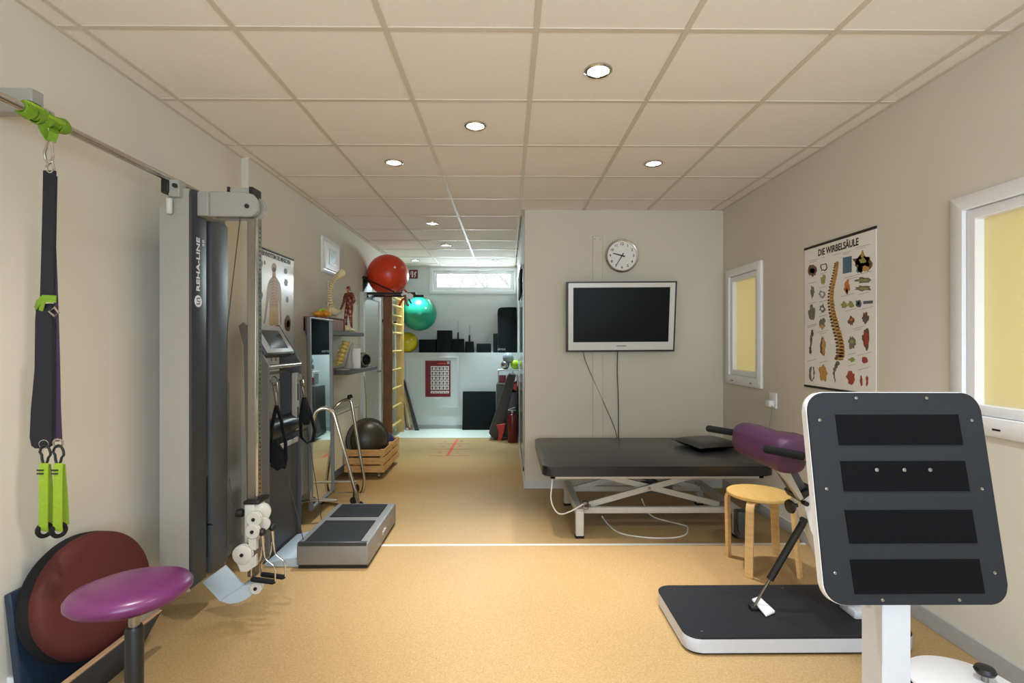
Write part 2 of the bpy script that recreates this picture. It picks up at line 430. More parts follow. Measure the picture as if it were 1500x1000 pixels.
for i in range(len(xs) - 1):
    for j in range(len(ys) - 1):
        x0, x1, y0, y1 = xs[i], xs[i + 1], ys[j], ys[j + 1]
        if y0 > YT - .3 and x0 >= XC - .2: 
            if y0 > YT - .02: continue
            y1 = min(y1, YT)
        w, d = round(x1 - x0, 3), round(y1 - y0, 3)
        if (w, d) not in panel_cache:
            panel_cache[(w, d)] = B().box(-w / 2 + BW * .6, w / 2 - BW * .6, -d / 2 + BW * .6, d / 2 - BW * .6, 0, .014).mesh('ceiling_panel', M_ceil)
        o = bpy.data.objects.new('ceiling_panel', panel_cache[(w, d)]); COL.objects.link(o)
        o.parent = cl; o.location = ((x0 + x1) / 2, (y0 + y1) / 2, CE + .004)
# ---- right wall windows
def side_window(name, h, label, sill_marks, nmul):
    y0, y1, z0, z1 = h
    fw = .055; Pw = lambda a, q, d: V((XR + d, a, q))
    w = struct(name, B().ring(Pw, (y0 - fw, y1 + fw, z0 - .07, z1 + fw), (y0 + .012, y1 - .012, z0 + .012, z1 - .012), -.022, .1), M_pvc, label)
    B().ring(Pw, (y0 + .014, y1 - .014, z0 + .014, z1 - .014), (y0 + .06, y1 - .06, z0 + .06, z1 - .06), -.006, .06).build('sash', M_pvc, w)
    B().box(XR + .035, XR + .043, y0 + .04, y1 - .04, z0 + .04, z1 - .04).build('pane', M_frost, w)
    b = B()
    for m in sill_marks: b.box(XR - .0235, XR - .02, m - .018, m + .018, z0 - .042, z0 - .034)
    b.build('drain_slot', M_black, w)
side_window('window_1', WN1, 'narrow frosted yellow window beside the corner', (4.36, 4.72), 1)
side_window('window_2', WN2, 'larger frosted yellow window at the right edge', (1.5, 2.16), 1)
# ---- far window
Pf = lambda a, q, d: V((a, YU + d, q))
w3 = struct('window_3', B().ring(Pf, (wx0 - .03, wx1 + .018, wz0 - .03, wz1 + .03), (wx0 + .03, wx1 - .03, wz0 + .03, wz1 - .03), -.02, .09), M_pvc, 'long low window high on the far wall')
B().ring(Pf, (wx0 + .032, wx1 - .032, wz0 + .032, wz1 - .032), (wx0 + .1, wx1 - .1, wz0 + .09, wz1 - .09), .01, .075).build('sash', M_pvc, w3)
B().box(wx0 + .09, wx1 - .09, YU + .04, YU + .048, wz0 + .08, wz1 - .08).build('pane', M_glass, w3)
b = B()
for x in (-1.1, -.6, .0): b.box(x, x + .12, YU - .012, YU + .012, wz1 - .034, wz1 - .028)
b.build('hinge', M_steel, w3)
# ---- small hatch window on the left wall
y0, y1, z0, z1 = 4.99, 5.5, 2.12, 2.47
Pl = lambda a, q, d: V((XL1 + d, a, q))
w4 = struct('window_4', B().ring(Pl, (y0, y1, z0, z1), (y0 + .05, y1 - .05, z0 + .04, z1 - .05), -.01, .02), M_pvc, 'small white vent window high on the left wall')
B().box(XL1, XL1 + .03, y0 + .05, y1 - .05, z0 + .04, z1 - .05, .004, 1).build('sash', M_pvc, w4)
B().box(XL1 + .03, XL1 + .036, y0 + .17, y1 - .17, z0 + .11, z1 - .12).build('pane', M_glass, w4)
B().box(XL1 + .03, XL1 + .034, y0 + .155, y1 - .155, z0 + .095, z1 - .105).build('pane_frame', M_alu, w4)
# ---- grey door on the left wall
b = B().box(XL1, XL1 + .03, 6.38, 7.1, .01, 1.99, .003, 1)
d1 = struct('door_1', b, M_doorgrey, 'plain grey door on the left wall by the wall bars')
B().box(XL1, XL1 + .045, 6.31, 6.38, 0, 2.05).box(XL1, XL1 + .045, 7.1, 7.2, 0, 2.05).box(XL1, XL1 + .045, 6.38, 7.1, 1.99, 2.05).build('door_frame', M_wallfar, d1)
B().cyl((XL1 + .03, 7.03, 1.03), (XL1 + .08, 7.03, 1.03), .012, n=10).cyl((XL1 + .075, 7.04, 1.03), (XL1 + .075, 6.92, 1.03), .01, n=10).build('door_handle', M_alu, d1)

# ================================================================== CEILING LIGHTS
def downlight(x, y, kind, label, power=1.0, cone=60):
    t = thing('ceiling_light', label, 'ceiling light', (x, y, CE), 'recessed downlights in the ceiling panels')
    B().lathe([(.048, .004), (.052, -.006), (.060, -.008), (.066, -.004), (.067, .003), (.05, .004), (.048, .004)], (x, y, CE), n=32, cap=False).build('ring', M_chrome, t)
    B().lathe([(.001, -.001), (.03, -.0035), (.05, -.001), (.05, .003)], (x, y, CE - .001), n=28).build('lens', LENS[kind], t)
    l = bpy.data.lights.new('downlight_lamp', 'SPOT'); l.energy = SPOT_W * power; l.color = LIGHTS[kind]; l.spot_size = math.radians(cone); l.spot_blend = 1.0; l.shadow_soft_size = .05
    o = bpy.data.objects.new('downlight_lamp', l); COL.objects.link(o); o.parent = t; o.location = (0, 0, -.02)
    return t
downlight(.435, 2.43, 'cool', 'bright cool white downlight nearest the viewer in the ceiling', .9)
downlight(-.191, 3.055, 'warm', 'warm downlight above the middle of the floor', .85)
downlight(-.817, 3.68, 'cool', 'cool white downlight above the vibration platform', .9)
downlight(1.061, 3.68, 'warm', 'warm downlight above the treatment couch', 1.0)
downlight(-.817, 5.555, 'warm2', 'yellowish downlight over the passage before the red ball', .5)
downlight(-.817, 6.80, 'far', 'cool downlight in mid passage beside the red ball', .8)
downlight(-1.443, 8.05, 'far', 'cool downlight near the fire extinguisher sign', .8)
downlight(-.191, 8.05, 'far', 'cool downlight near the right end of the far window', .8)
for x, y, k, p, lab in ((-.817, 1.18, 'warm', .52, 'added warm fill downlight above the purple stool, out of view'), (1.061, 1.18, 'cool', .56, 'added cool fill downlight near the larger window, out of view'), (-.191, -.7, 'warm', .30, 'added warm fill downlight before the rear wall, out of view')):
    downlight(x, y, k, lab, p, 130)  # unseen wide-cone lamps added as fill for the near walls and floor

# ================================================================== TREATMENT COUCH
cx0, cx1, cy0, cy1, cz = .25, 1.90, 3.58, 4.66, .55
t = thing('treatment_couch', 'wide black padded treatment couch on a grey scissor lift frame', 'treatment couch', ((cx0 + cx1) / 2, (cy0 + cy1) / 2, 0))
pr = [(x + (cx0 + cx1) / 2, y + (cy0 + cy1) / 2) for x, y in rrect(cx1 - cx0, cy1 - cy0, .07, 8)]
B().prism([(x, y, cz - .072) for x, y in pr], (0, 0, .072), .024, 4).build('padded_top', M_leather, t)
fy = cy0 + .09
b = B()
for y in (fy, cy1 - .13): b.box(cx0 + .06, cx1 - .04, y, y + .04, cz - .112, cz - .073, .003, 1)
for x in (cx0 + .06, cx1 - .08): b.box(x, x + .04, fy, cy1 - .1, cz - .112, cz - .073, .003, 1)
b.build('top_frame', M_frame, t)
# base: two end bars on feet, two long rails
for x, lab in ((.50, 0), (1.66, 1)):
    b = B(); b.box(x, x + .055, 3.70, 4.48, .155, .21, .004, 1); b.build('end_bar', M_frame, t)
    for y in (3.69, 4.44):
        f = B().box(x - .002, x + .057, y, y + .055, .012, .2, .005, 1).build('leg', M_frame, t)
        B().box(x - .004, x + .059, y - .002, y + .057, 0, .02, .003, 1).build('foot_cap', M_rubber, f)
for y in (3.80, 4.36): B().box(.55, 1.67, y, y + .035, .145, .19, .003, 1).build('base_rail', M_frame, t)
for y in (3.86, 4.32):
    B().tube([(.60, y, .19), (1.42, y, .415)], 1, sec=[(.021, -.012), (.021, .012), (-.021, .012), (-.021, -.012)], up=(0, 0, 1)).build('scissor_bar', M_frame, t)
    B().tube([(.70, y + .03, .415), (1.62, y + .03, .185)], 1, sec=[(.021, -.012), (.021, .012), (-.021, .012), (-.021, -.012)], up=(0, 0, 1)).build('scissor_bar', M_frame, t)
    B().cyl((1.077, y - .018, .32), (1.077, y + .05, .32), .011, n=14).build('pivot_bolt', M_steel, t)
B().box(1.06, 1.3, 3.98, 4.1, .24, .31, .01).cyl((1.2, 4.04, .3), (.95, 4.04, .42), .02, n=12).build('lift_motor', M_darkp2, t)
B().box(.555, .60, 3.745, 3.80, .19, .25, .006, 1).cyl((.575, 3.75, .22), (.60, 3.70, .235), .012, n=10).build('brake_lever', M_steel, t)
B().cyl((.44, 4.4, .36), (.34, 3.99, .44), .01, n=10).build('release_rod', M_black, t)
# couch motor box on right foot
b = B().box(1.64, 1.745, 3.60, 3.685, .03, .22, .012); b.build('control_box', M_darkp2, t)
B().tube(rnd([(1.65, 3.62, .215), (1.625, 3.6, .19), (1.632, 3.595, .1), (1.65, 3.598, .06)], .05), .004, 6).build('control_wire', M_black, t)
# white cables of the couch
def cable(name, label, pts, r, m, cat='cable', rr=.15, group=None):
    o = B().tube(rnd(pts, rr, 8), r, 6).build(name, m); tag(o, label, cat, group); return o
cable('power_cable', 'white cable hanging in a loop at the left end of the couch', [PY(809, 702, 3.66), PY(806, 735, 3.66), PY(818, 755, 3.68), PY(838, 748, 3.69), PY(854, 738, 3.70)], .005, M_wcable)
cable('power_cable', 'white cable lying in a long loop on the floor under the couch', [PY(940, 730, 4.05), PZ(950, 756, .008), PZ(985, 765, .006), PZ(1008, 770, .006), PZ(1006, 786, .006), PZ(960, 789, .006), PZ(905, 782, .006), PZ(888, 765, .006), PY(882, 756, 3.84)], .0055, M_wcable, rr=.2)
# black cushion lying on the couch
b = B()
px, py = 1.74, 4.32
N = 14
vs = []
def pillow(b, c, sx, sy, h, n=14, rot=0):
    c = V(c); cs, sn = math.cos(rot), math.sin(rot)
    for side in (1, -1):
        vs = []
        for i in range(n + 1):
            for j in range(n + 1):
                a, q = i / n * 2 - 1, j / n * 2 - 1
                e = max(0, (1 - a ** 4) * (1 - q ** 4)) ** .55
                pin = 1 - .08 * (1 - abs(q)) * 0 - .06 * (abs(a) ** 2) * 0
                x, y = a * sx / 2 * (1 - .07 * (1 - q * q)), q * sy / 2 * (1 - .07 * (1 - a * a))
                vs.append(c + V((x * cs - y * sn, x * sn + y * cs, side * h / 2 * e + h / 2)))
        b._faces(vs, [(i * (n + 1) + j, (i + 1) * (n + 1) + j, (i + 1) * (n + 1) + j + 1, i * (n + 1) + j + 1) for i in range(n) for j in range(n)])
pillow(b, (1.68, 4.26, cz), .44, .42, .07, rot=.25)
tag(b.build('pillow', M_leather), 'flat black vinyl pillow on the right end of the couch', 'pillow')

# ================================================================== ROUND WOODEN STOOL
sx, sy, sz = 1.605, 3.24, .468
t = thing('wooden_stool', 'round birch stool with four bent legs in front of the couch', 'stool', (sx, sy, 0))
B().lathe([(.001, -.022), (.18, -.022), (.188, -.018), (.19, -.008), (.187, -.001), (.18, 0), (.001, 0)], (sx, sy, sz), n=48).build('seat', M_birchtop, t)
for (u, v) in ((1067, 814), (1097, 846), (1137, 814), (1172, 846)):
    p = PZ(u, v, 0); d = (V((p.x, p.y, 0)) - V((sx, sy, 0))); d.normalize()
    pts = rnd([V((sx, sy, sz - .03)) + d * .07, V((sx, sy, sz - .03)) + d * .20, V((p.x, p.y, 0))], .05, 6)
    side = V((-d.y, d.x, 0))
    B().ribbon(pts, .046, .019, side).build('leg', M_birch, t)

# ================================================================== BACK TRAINER WITH PLUM ROLL
t = thing('back_trainer', 'back trainer with plum roll pad, two black handles and dark base platform', 'exercise machine', (1.35, 2.54, 0))
bx0, bx1, by0, by1 = .815, 1.88, 2.30, 2.80
pr = [(x + (bx0 + bx1) / 2, y + (by0 + by1) / 2) for x, y in rrect(bx1 - bx0, by1 - by0, .07, 8)]
pi_ = [(x + (bx0 + bx1) / 2, y + (by0 + by1) / 2) for x, y in rrect(bx1 - bx0 - .03, by1 - by0 - .03, .06, 8)]
B().prism([(x, y, 0) for x, y in pi_], (0, 0, .014)).build('base_underside', M_black, t)
B().prism([(x, y, .014) for x, y in pr], (0, 0, .062), .003, 2).build('base_rim', M_silver, t)
bp = B().prism([(x, y, .076) for x, y in pr], (0, 0, .008), .002, 1).build('base_deck', M_board, t)
for (x, y) in ((.90, 2.75), (.90, 2.35), (1.5, 2.76), (1.7, 2.34)):
    B().lathe([(.006, 0), (.006, .002), (.001, .003)], (x, y, .084), n=10).build('screw', M_chrome, bp)
# swing arm
def plate(b, pts2, y0, y1, bev=.004): b.prism([(x, y0, z) for x, z in pts2], (0, y1 - y0, 0), bev, 1); return b
A = lambda u, v, Y=2.5: (PY(u, v, Y).x, PY(u, v, Y).z)
b = B(); plate(b, [A(1166, 722), A(1182, 712), A(1216, 790), A(1252, 872), A(1222, 872), A(1200, 818), A(1180, 770)], 2.46, 2.54, .006); b.build('swing_arm', M_white, t)
B().box(A(1240, 850)[0], A(1300, 850)[0], 2.44, 2.56, .084, .125, .01).build('arm_socket', M_silver, t)
b = B(); plate(b, [A(1140, 690), A(1160, 683), A(1178, 716), A(1163, 726)], 2.465, 2.535, .004); b.build('pad_carrier', M_darkp2, t)
b = B(); plate(b, [A(1128, 684), A(1146, 686), A(1166, 724), A(1160, 727), A(1144, 700)], 2.43, 2.46, .003); b.build('carrier_rail', M_pulley, t)
b = B(); plate(b, [A(1157, 720), A(1181, 707), A(1185, 714), A(1163, 730)], 2.44, 2.56, .004); b.build('clamp', M_black, t)
p = PY(1163, 742, 2.44); b = B().lathe([(.001, 0), (.03, .004), (.034, .014), (.026, .026), (.012, .03), (.01, .05)], p + V((-.03, 0, 0)), (1, .15, .1), 16); b.build('locking_knob', M_black, t)
for (u, v) in ((1180, 737), (1178, 762)):
    p = PY(u, v, 2.45); B().cyl(p + V((0, -.012, 0)), p + V((0, .02, 0)), .012, n=12).build('bolt', M_black, t)
# gas strut
p0 = PZ(1104, 889, .095); p1 = PY(1177, 764, 2.5)
g = B().cyl(p0.lerp(p1, .33), p1, .017, n=16).build('gas_strut', M_black, t)
B().cyl(p0, p0.lerp(p1, .36), .007, n=12).build('strut_rod', M_steel, g)
B().box(p0.x - .02, p0.x + .015, p0.y - .02, p0.y + .02, .084, .105, .004).build('strut_foot', M_black, g)
b = B(); q = [PZ(1101, 876, .115), PZ(1112, 872, .115), PZ(1136, 894, .1), PZ(1122, 900, .1)]
b.prism(q, (0, 0, -.014), .004, 1); b.build('pedal', M_white, t)
# plum roll pad (runs front to back) with a rounded belly
b = B(); prof = rrect(.15, .17, .06, 6); pts = []
R_ = [(2.235, .72), (2.245, .88), (2.27, .97), (2.31, 1), (2.45, 1), (2.62, 1), (2.67, .96), (2.70, .86), (2.715, .66)]
vs = []; c0 = (1.262, .918)
for (y, k) in R_:
    tilt = -.10
    for (a, q) in prof:
        vs.append(V((c0[0] + a * k * math.cos(tilt) - q * k * math.sin(tilt), y, c0[1] + a * k * math.sin(tilt) + q * k * math.cos(tilt))))
n = len(prof); k = len(R_)
b._faces(vs, [(i * n + j, i * n + (j + 1) % n, (i + 1) * n + (j + 1) % n, (i + 1) * n + j) for i in range(k - 1) for j in range(n)] + [tuple(range(n))[::-1], tuple((k - 1) * n + j for j in range(n))])
b.build('roll_pad', M_purple2, t, angle=60)
b = B().obox((1.40, 2.45, .92), .20, .34, .10, (1, 0, -.12), bev=.035, seg=4); b.build('back_pad', M_purple2, t)
for (ua, va, ub, vb, Y) in ((1119, 657, 1176, 668, 2.2), (1035, 627, 1090, 636, 2.77)):
    a, c = PY(ua, va, Y), PY(ub, vb, Y)
    h = B().tube([a, a.lerp(c, .02), a.lerp(c, .06), c], [.010, .016, .018, .018], 14).build('handle', M_rubber, t)
    e = c + (c - a).normalized() * .03
    B().cyl(c, e, .02, n=14).build('collar', M_steel, h)
    B().tube(rnd([e, e + (c - a).normalized() * .06, (1.42, 2.45 + (Y - 2.45) * .3, .87)], .04), .012, 8).build('handle_bar', M_steel, h)

# ================================================================== FOOT BOARD ON A POST (front right)
t = thing('tilting_foot_board', 'large dark grey tilted board with four black grip strips on a white post', 'exercise machine', (1.13, 1.5, 0))
TL, TR, BR, BL = PY(1178, 574, 1.50), PY(1434, 574, 1.50), PY(1482, 887, 1.40), PY(1212, 887, 1.40)
ctr = (TL + TR + BR + BL) / 4; ax = ((TR - TL) + (BR - BL)).normalized(); up = ((TL - BL) + (TR - BR)); up = (up - ax * up.dot(ax)).normalized(); nz = ax.cross(up)  # faces viewer
bw = ((TR - TL).length + (BR - BL).length) / 2; bh = ((TL - BL).length + (TR - BR).length) / 2
def bp3(x, y, z): return ctr + ax * x + up * y + nz * z
out = rrect(bw, bh, .055, 8); inn = rrect(bw - .004, bh - .004, .053, 8)
B().prism([bp3(x, y, -.03) for x, y in out], nz * .024, .003, 2).build('board_rim', M_white, t)
bd = B().prism([bp3(x, y, -.006) for x, y in inn], nz * .006, .0015, 1).build('board', M_board, t)
for (ya, yb, jx) in ((.395, .245, 0), (.165, .02, .0), (-.07, -.225, -.002), (-.30, -.455, -.002)):
    # strips measured on the board: fractions of its height
    ya, yb = ya * bh * .98, yb * bh * .98
    B().prism([bp3(-.178 + jx, ya, 0), bp3(.186, ya + .001, 0), bp3(.188, yb, 0), bp3(-.176, yb - .001, 0)], nz * .002).build('grip_strip', M_grip, bd)
for x in (-.075, .005, .08):
    B().lathe([(.0055, 0), (.0055, .0012), (.0042, .0015), (.004, .0002), (.001, .0002)], bp3(x, .12 * bh, .0022), nz, 12).build('rivet', M_steel, bd)
for (x, y) in ((-.11, .47), (.10, .47), (-.225, .36), (.225, .36), (-.225, .03), (.225, .03), (-.225, -.355), (.225, -.355), (-.10, -.475), (.115, -.475)):
    p = bp3(x, y * bh, 0); B().lathe([(.0045, 0), (.0045, .0012), (.003, .0016), (.0022, .0002), (.001, .0002)], p, nz, 10).build('screw', M_steel, bd)
X0, X1 = 1.08, 1.163
B().box(X0, X1, 1.454, 1.545, .02, .78, .004, 1).build('post', mat('post_grey_white', (206, 208, 213), .4, var=.01), t)
B().box(X0 - .03, X0 + .01, 1.50, 1.53, .655, .685, .004).build('post_lug', M_silver, t)
B().box(X0, X1, 1.49, 1.55, .76, 1.0, .006, 1).build('board_mount', M_darkp2, t)
B().box(X0 - .2, X1 + .1, 1.30, 1.66, 0, .03, .006).build('post_base', M_silver, t)

# white round device on the floor at the right edge
p = PZ(1415, 1003, .10)
t = thing('balance_trainer', 'round white floor device with a black knob beside the right wall', 'balance trainer', (p.x, p.y, 0))
B().lathe([(.001, .0), (.185, .0), (.19, .02), (.19, .085), (.18, .09), (.001, .09)], (p.x, p.y, 0), n=48).build('body', M_black, t)
pt = B().lathe([(.001, .09), (.182, .09), (.188, .094), (.186, .101), (.18, .103), (.001, .105)], (p.x, p.y, 0), n=48).build('top_plate', M_white, t)
k = PZ(1443, 991, .12)
B().cyl((k.x, k.y, .10), (k.x, k.y, .13), .012, n=12).build('knob_stem', M_steel, t)
B().lathe([(.01, 0), (.03, .008), (.036, .02), (.03, .032), (.001, .036)], (k.x, k.y, .125), n=20).build('knob', M_black, t)

# ================================================================== PURPLE STOOL
sx, sy, sz = -1.21, 1.65, .615
t = thing('saddle_stool', 'round purple vinyl stool with tilted seat on a black post', 'stool', (sx, sy, 0))
axis = V((-.02, .05, 1)).normalized()
b = B().lathe([(r_ * .82, h_ * .9) for r_, h_ in ((.001, -.028), (.16, -.028), (.19, -.02), (.207, -.002), (.208, .012), (.195, .028), (.15, .042), (.08, .05), (.001, .052))], (sx, sy, sz), axis, 56); b.build('seat', M_purple, t, angle=70)
B().lathe([(.001, 0), (.10, 0), (.125, .012), (.001, .014)], V((sx, sy, sz)) - axis * .042, axis, 32).build('seat_base', M_steel, t)
sp = V((sx + .01, sy, 0))
B().cyl(sp + V((0, 0, .48)), sp + V((0, 0, .585)), .016, n=18).build('piston', M_steel, t)
B().tube([sp + V((0, 0, .09)), sp + V((0, 0, .50)), sp + V((0, 0, .51))], [.026, .026, .022], 20).build('column', M_black, t)
B().tube([sp + V((.02, 0, .56)), sp + V((.11, .05, .605))], .012, 10).build('tilt_bracket', M_steel, t)
for k in range(5):
    a = math.radians(74 + 72 * k); d = V((math.cos(a), math.sin(a), 0))
    lg = B().tube([sp + d * .02 + V((0, 0, .11)), sp + d * .15 + V((0, 0, .10)), sp + d * .29 + V((0, 0, .075))], [.026, .022, .016], 12).build('base_leg', M_black, t)
    c = sp + d * .29 + V((0, 0, .03)); s_ = V((-d.y, d.x, 0))
    B().cyl(c - s_ * .012, c + s_ * .012, .03, n=18).cyl(c, c + V((0, 0, .05)), .008, n=8).build('caster', M_black, lg)

# ================================================================== LEFT FRONT: PIPES, MAT TRAY, BALANCE DISC
t = thing('heating_pipes', 'two white heating pipes low on the left wall', 'pipes', (XL0 + .03, 1.0, .08))
for z in (.08, .145):
    B().cyl((XL0 + .035, YB, z), (XL0 + .035, 2.05, z), .011, n=12).build('pipe', M_white, t)
B().box(XL0, XL0 + .055, 1.92, 1.945, .06, .17, .003).build('pipe_clip', M_white, t)
t = thing('folded_mat', 'navy folded mat with beige edge standing by the left wall', 'exercise mat', (-1.70, 1.95, 0))
# back leaf leans on the wall, front leaf forms a low lip
B().prism([(-1.864, 1.90, .485), (-1.84, 1.90, .495), (-1.775, 1.90, .0), (-1.81, 1.90, .0)], (0, .40, 0), .004, 1).build('back_leaf', M_blue, t)
B().box(-1.775, -1.675, 1.60, 2.30, .0, .03, .004, 1).build('bottom_leaf', M_blue, t)
fl = B().prism([(-1.69, 1.60, 0), (-1.668, 1.60, 0), (-1.553, 1.60, .212), (-1.577, 1.60, .212)], (0, .70, 0), .003, 1).build('front_leaf', M_blue, t)
B().prism([(-1.578, 1.60, .212), (-1.552, 1.60, .212), (-1.546, 1.60, .224), (-1.572, 1.60, .224)], (0, .70, 0), .002, 1).build('edge_binding', M_tan, fl)
# red balance disc
t = thing('balance_disc', 'large round red therapy disc with black rim leaning on the left wall', 'balance disc', (-1.68, 2.1, .035))
axis = V((.95, -.16, .20)).normalized(); c = V((-1.715, 2.12, .385))
B().lathe([(.001, -.08), (.19, -.08), (.235, -.065), (.248, -.04), (.248, -.015), (.24, .0), (.001, .0)], c, axis, 56).build('rim', M_rubber, t, angle=60)
B().lathe([(.001, -.004), (.238, -.004), (.244, .012), (.24, .036), (.225, .05), (.18, .056), (.001, .06)], c, axis, 56).build('disc_cover', M_red, t, angle=60)

# ================================================================== SLING TRAINER AND RAIL
RX, RZ = -1.66, 2.225
t = thing('wall_rail', 'long chrome rail held off the left wall near the ceiling', 'rail', (RX, 2.0, RZ))
B().cyl((RX, .55, RZ), (RX, 2.74, RZ), .0165, n=24).build('rail_tube', M_chrome, t)
br = B().box(XL0, -1.685, 1.82, 1.87, 2.24, 2.325, .004, 1).build('wall_bracket', M_greyp, t)
B().box(-1.70, -1.64, 1.825, 1.865, 2.205, 2.255, .004, 1).build('rail_clamp', M_greyp, br)
br = B().box(XL0, -1.685, .72, .77, 2.24, 2.325, .004, 1).build('wall_bracket', M_greyp, t)
B().box(-1.70, -1.64, .725, .765, 2.205, 2.255, .004, 1).build('rail_clamp', M_greyp, br)
Yt = 1.84
S = lambda u, v, dy=0: PY(u, v, Yt + dy)
t = thing('sling_trainer', 'navy and lime sling trainer hanging from the chrome rail', 'sling trainer', (RX, Yt, .72))
for (ya, yb, r) in ((1.755, 1.80, .0225), (1.80, 1.85, .0245), (1.86, 1.885, .0235), (1.885, 1.935, .0225)):
    B().tube([(RX, ya, RZ), (RX, ya + .004, RZ), (RX, yb - .004, RZ), (RX, yb, RZ)], [r - .004, r, r, r - .004], 14).build('rail_sleeve', M_lime, t)
for (y_, tw, w_) in ((1.775, .25, .03), (1.815, -.35, .032), (1.845, .4, .03), (1.905, -.2, .034)):
    B().tube([V((RX + .025 * math.cos(q), y_ + tw * .03 * math.sin(q), RZ + .026 * math.sin(q))) for q in [2 * math.pi * k / 18 for k in range(18)]], 1, closed=True, sec=[(.002, -w_ / 2), (.002, w_ / 2), (-.002, w_ / 2), (-.002, -w_ / 2)]).build('webbing_wrap', M_lime, t)
b = B().obox((RX + .012, 1.79, RZ + .022), .03, .05, .012, (1, 0, -.4), (0, 1, 0), .003).obox((RX + .02, 1.865, RZ + .006), .02, .07, .014, (1, 0, -.8), (0, 1, 0), .003); b.build('cam_buckle', M_lime2, t)
b = B()
for k in range(3): b.obox((RX + .014, 1.775 + .013 * k, RZ + .0285), .02, .005, .004, (1, 0, -.4))
b.build('buckle_slots', M_ink, t)
B().ribbon([(RX, 1.825, RZ - .015), S(66, 195), S(73, 206)], .026, .004, (.4, 1, 0)).ribbon([(RX, 1.88, RZ - .015), S(79, 195), S(75, 207)], .026, .004, (.4, 1, 0)).build('sling_loop', M_lime, t)
def loop(c, w, h, y=0): return [S(c[0] + w * math.sin(a) * (1 if math.cos(a) < 0 else .72), c[1] - h * math.cos(a), y) for a in [2 * math.pi * k / 20 for k in range(20)]]
B().tube(loop((72, 222), 6.5, 17), .0042, 8, closed=True).build('carabiner', M_chrome, t)
B().tube(loop((74, 244), 5.5, 9), .004, 8, closed=True).build('carabiner', M_chrome, t)
B().ribbon([S(73, 250), S(72, 300), S(70, 380), S(69, 438)], [.043, .043, .043, .046], .006, (1, 0, 0)).ribbon([S(73, 252, .012), S(74, 300, .014), S(72, 438, .012)], .04, .004, (1, 0, 0)).build('upper_strap', M_navy, t)
B().ribbon([S(81, 258, .02), S(79, 360, .02), S(82, 440, .02), S(84, 520, .02), S(85, 600, .02), S(86, 646, .02)], [.012, .012, .012, .014, .016, .02], .005, (1, .5, 0)).build('side_strap', M_violet, t)
B().ribbon([S(52, 452), S(56, 444, -.012), S(64, 437, -.014), S(82, 438, -.012)], [.018, .024, .026, .026], .004, (0, 0, 1)).ribbon([S(60, 455, -.01), S(64, 440, -.016)], .014, .003, (1, 0, 0)).build('keeper_strap', M_lime, t)
B().tube([S(72, 456, -.012), S(80, 450, -.012), S(86, 458, -.012), S(80, 463, -.012)], .004, 8, closed=True).build('adjuster_buckle', M_chrome, t)
B().ribbon([S(66.5, 445, .004), S(66, 470), S(66, 540), S(63, 600), S(62, 640), S(62, 652), S(62, 656)], [.052, .058, .062, .074, .078, .066, .04], .014, (1, 0, 0)).build('foot_sling', M_navy, t)
for (u, v) in ((65, 650), (85, 649)):
    B().tube([S(u + 7 * math.sin(a), v - 6 * math.cos(a), -.004) for a in [2 * math.pi * k / 16 for k in range(16)]], .0035, 8, closed=True).build('ring', M_chrome, t)
for u in (66, 85.5):
    B().tube([S(u + 8 * math.sin(a) * (1 if math.cos(a) > 0 else .6), 666 - 14 * math.cos(a), -.008) for a in [2 * math.pi * k / 20 for k in range(20)]], .0042, 8, closed=True).build('snap_hook', M_black, t)
for (u, w) in ((65, 0), (86, 1)):
    h = B().ribbon([S(u, 678, -.01), S(u - 1, 690, -.012), S(u - 1.5, 770, -.018), S(u - 1, 777, -.01)], .031, .004, (1, 0, 0)).ribbon([S(u + 2, 680, .006), S(u + 6, 730, .03), S(u + 8, 768, .045)], .030, .004, (1, .3, 0)).build('handle_strap', M_lime2, t)
    B().box(S(u - 5.5, 688).x, S(u + 4.5, 688).x, Yt - .0165, Yt - .0135, S(u, 688).z, S(u, 686).z).box(S(u - 5.5, 691).x, S(u + 4.5, 691).x, Yt - .0165, Yt - .0135, S(u, 693).z, S(u, 691).z).build('stitching', M_ink, h)
    a, c = S(u - 8, 776, -.02), S(u + 8, 771, .05)
    B().tube([S(u + 10 * math.sin(q), 776 - 9 * math.cos(q) - 2 * math.sin(q), .02 * math.sin(q)) for q in [2 * math.pi * k / 18 for k in range(18)]], .0075, 10, closed=True).build('grip_ring', M_rubber, h)

# ================================================================== WALL PULLEY MACHINE
t = thing('pulley_machine', 'tall grey wall mounted cable pulley machine with white lettering', 'exercise machine', (-1.6, 2.7, .18))
FX = -1.56; Ya, Yb = 2.53, 2.86; xl = -1.716
b = B(); ht = 2.182
b.prism([(xl, Ya, .30), (xl, Ya, ht - .10), (xl + .07, Ya, ht), (FX - .012, Ya, ht), (FX - .012, Ya, .19), (xl + .06, Ya, .19)], (0, .012, 0)); b.build('side_panel', M_greyp, t)
B().prism([(xl, Yb - .012, .30), (xl, Yb - .012, ht - .10), (xl + .07, Yb - .012, ht), (FX - .012, Yb - .012, ht), (FX - .012, Yb - .012, .19), (xl + .06, Yb - .012, .19)], (0, .012, 0)).build('side_panel', M_greyp, t)
B().box(xl + .005, FX - .05, Ya + .012, Yb - .012, .22, ht - .11).build('weight_housing', M_black, t)
def cover(y0, y1, top, bot):
    pts = [(FX, y0, bot), (FX, y1, bot), (FX, y1, top - .02)]
    pts += [(FX, y1 - .02 * (1 - math.cos(k * math.pi / 8)), top - .02 + .02 * math.sin(k * math.pi / 8)) for k in range(1, 5)]
    pts += [(FX, y0 + .03 * (1 - math.sin(k * math.pi / 8)), top - .03 + .03 * math.cos(k * math.pi / 8)) for k in range(0, 5)]
    return B().prism([V(p) + V((-.03, 0, 0)) for p in pts], (.03, 0, 0), .003, 2)
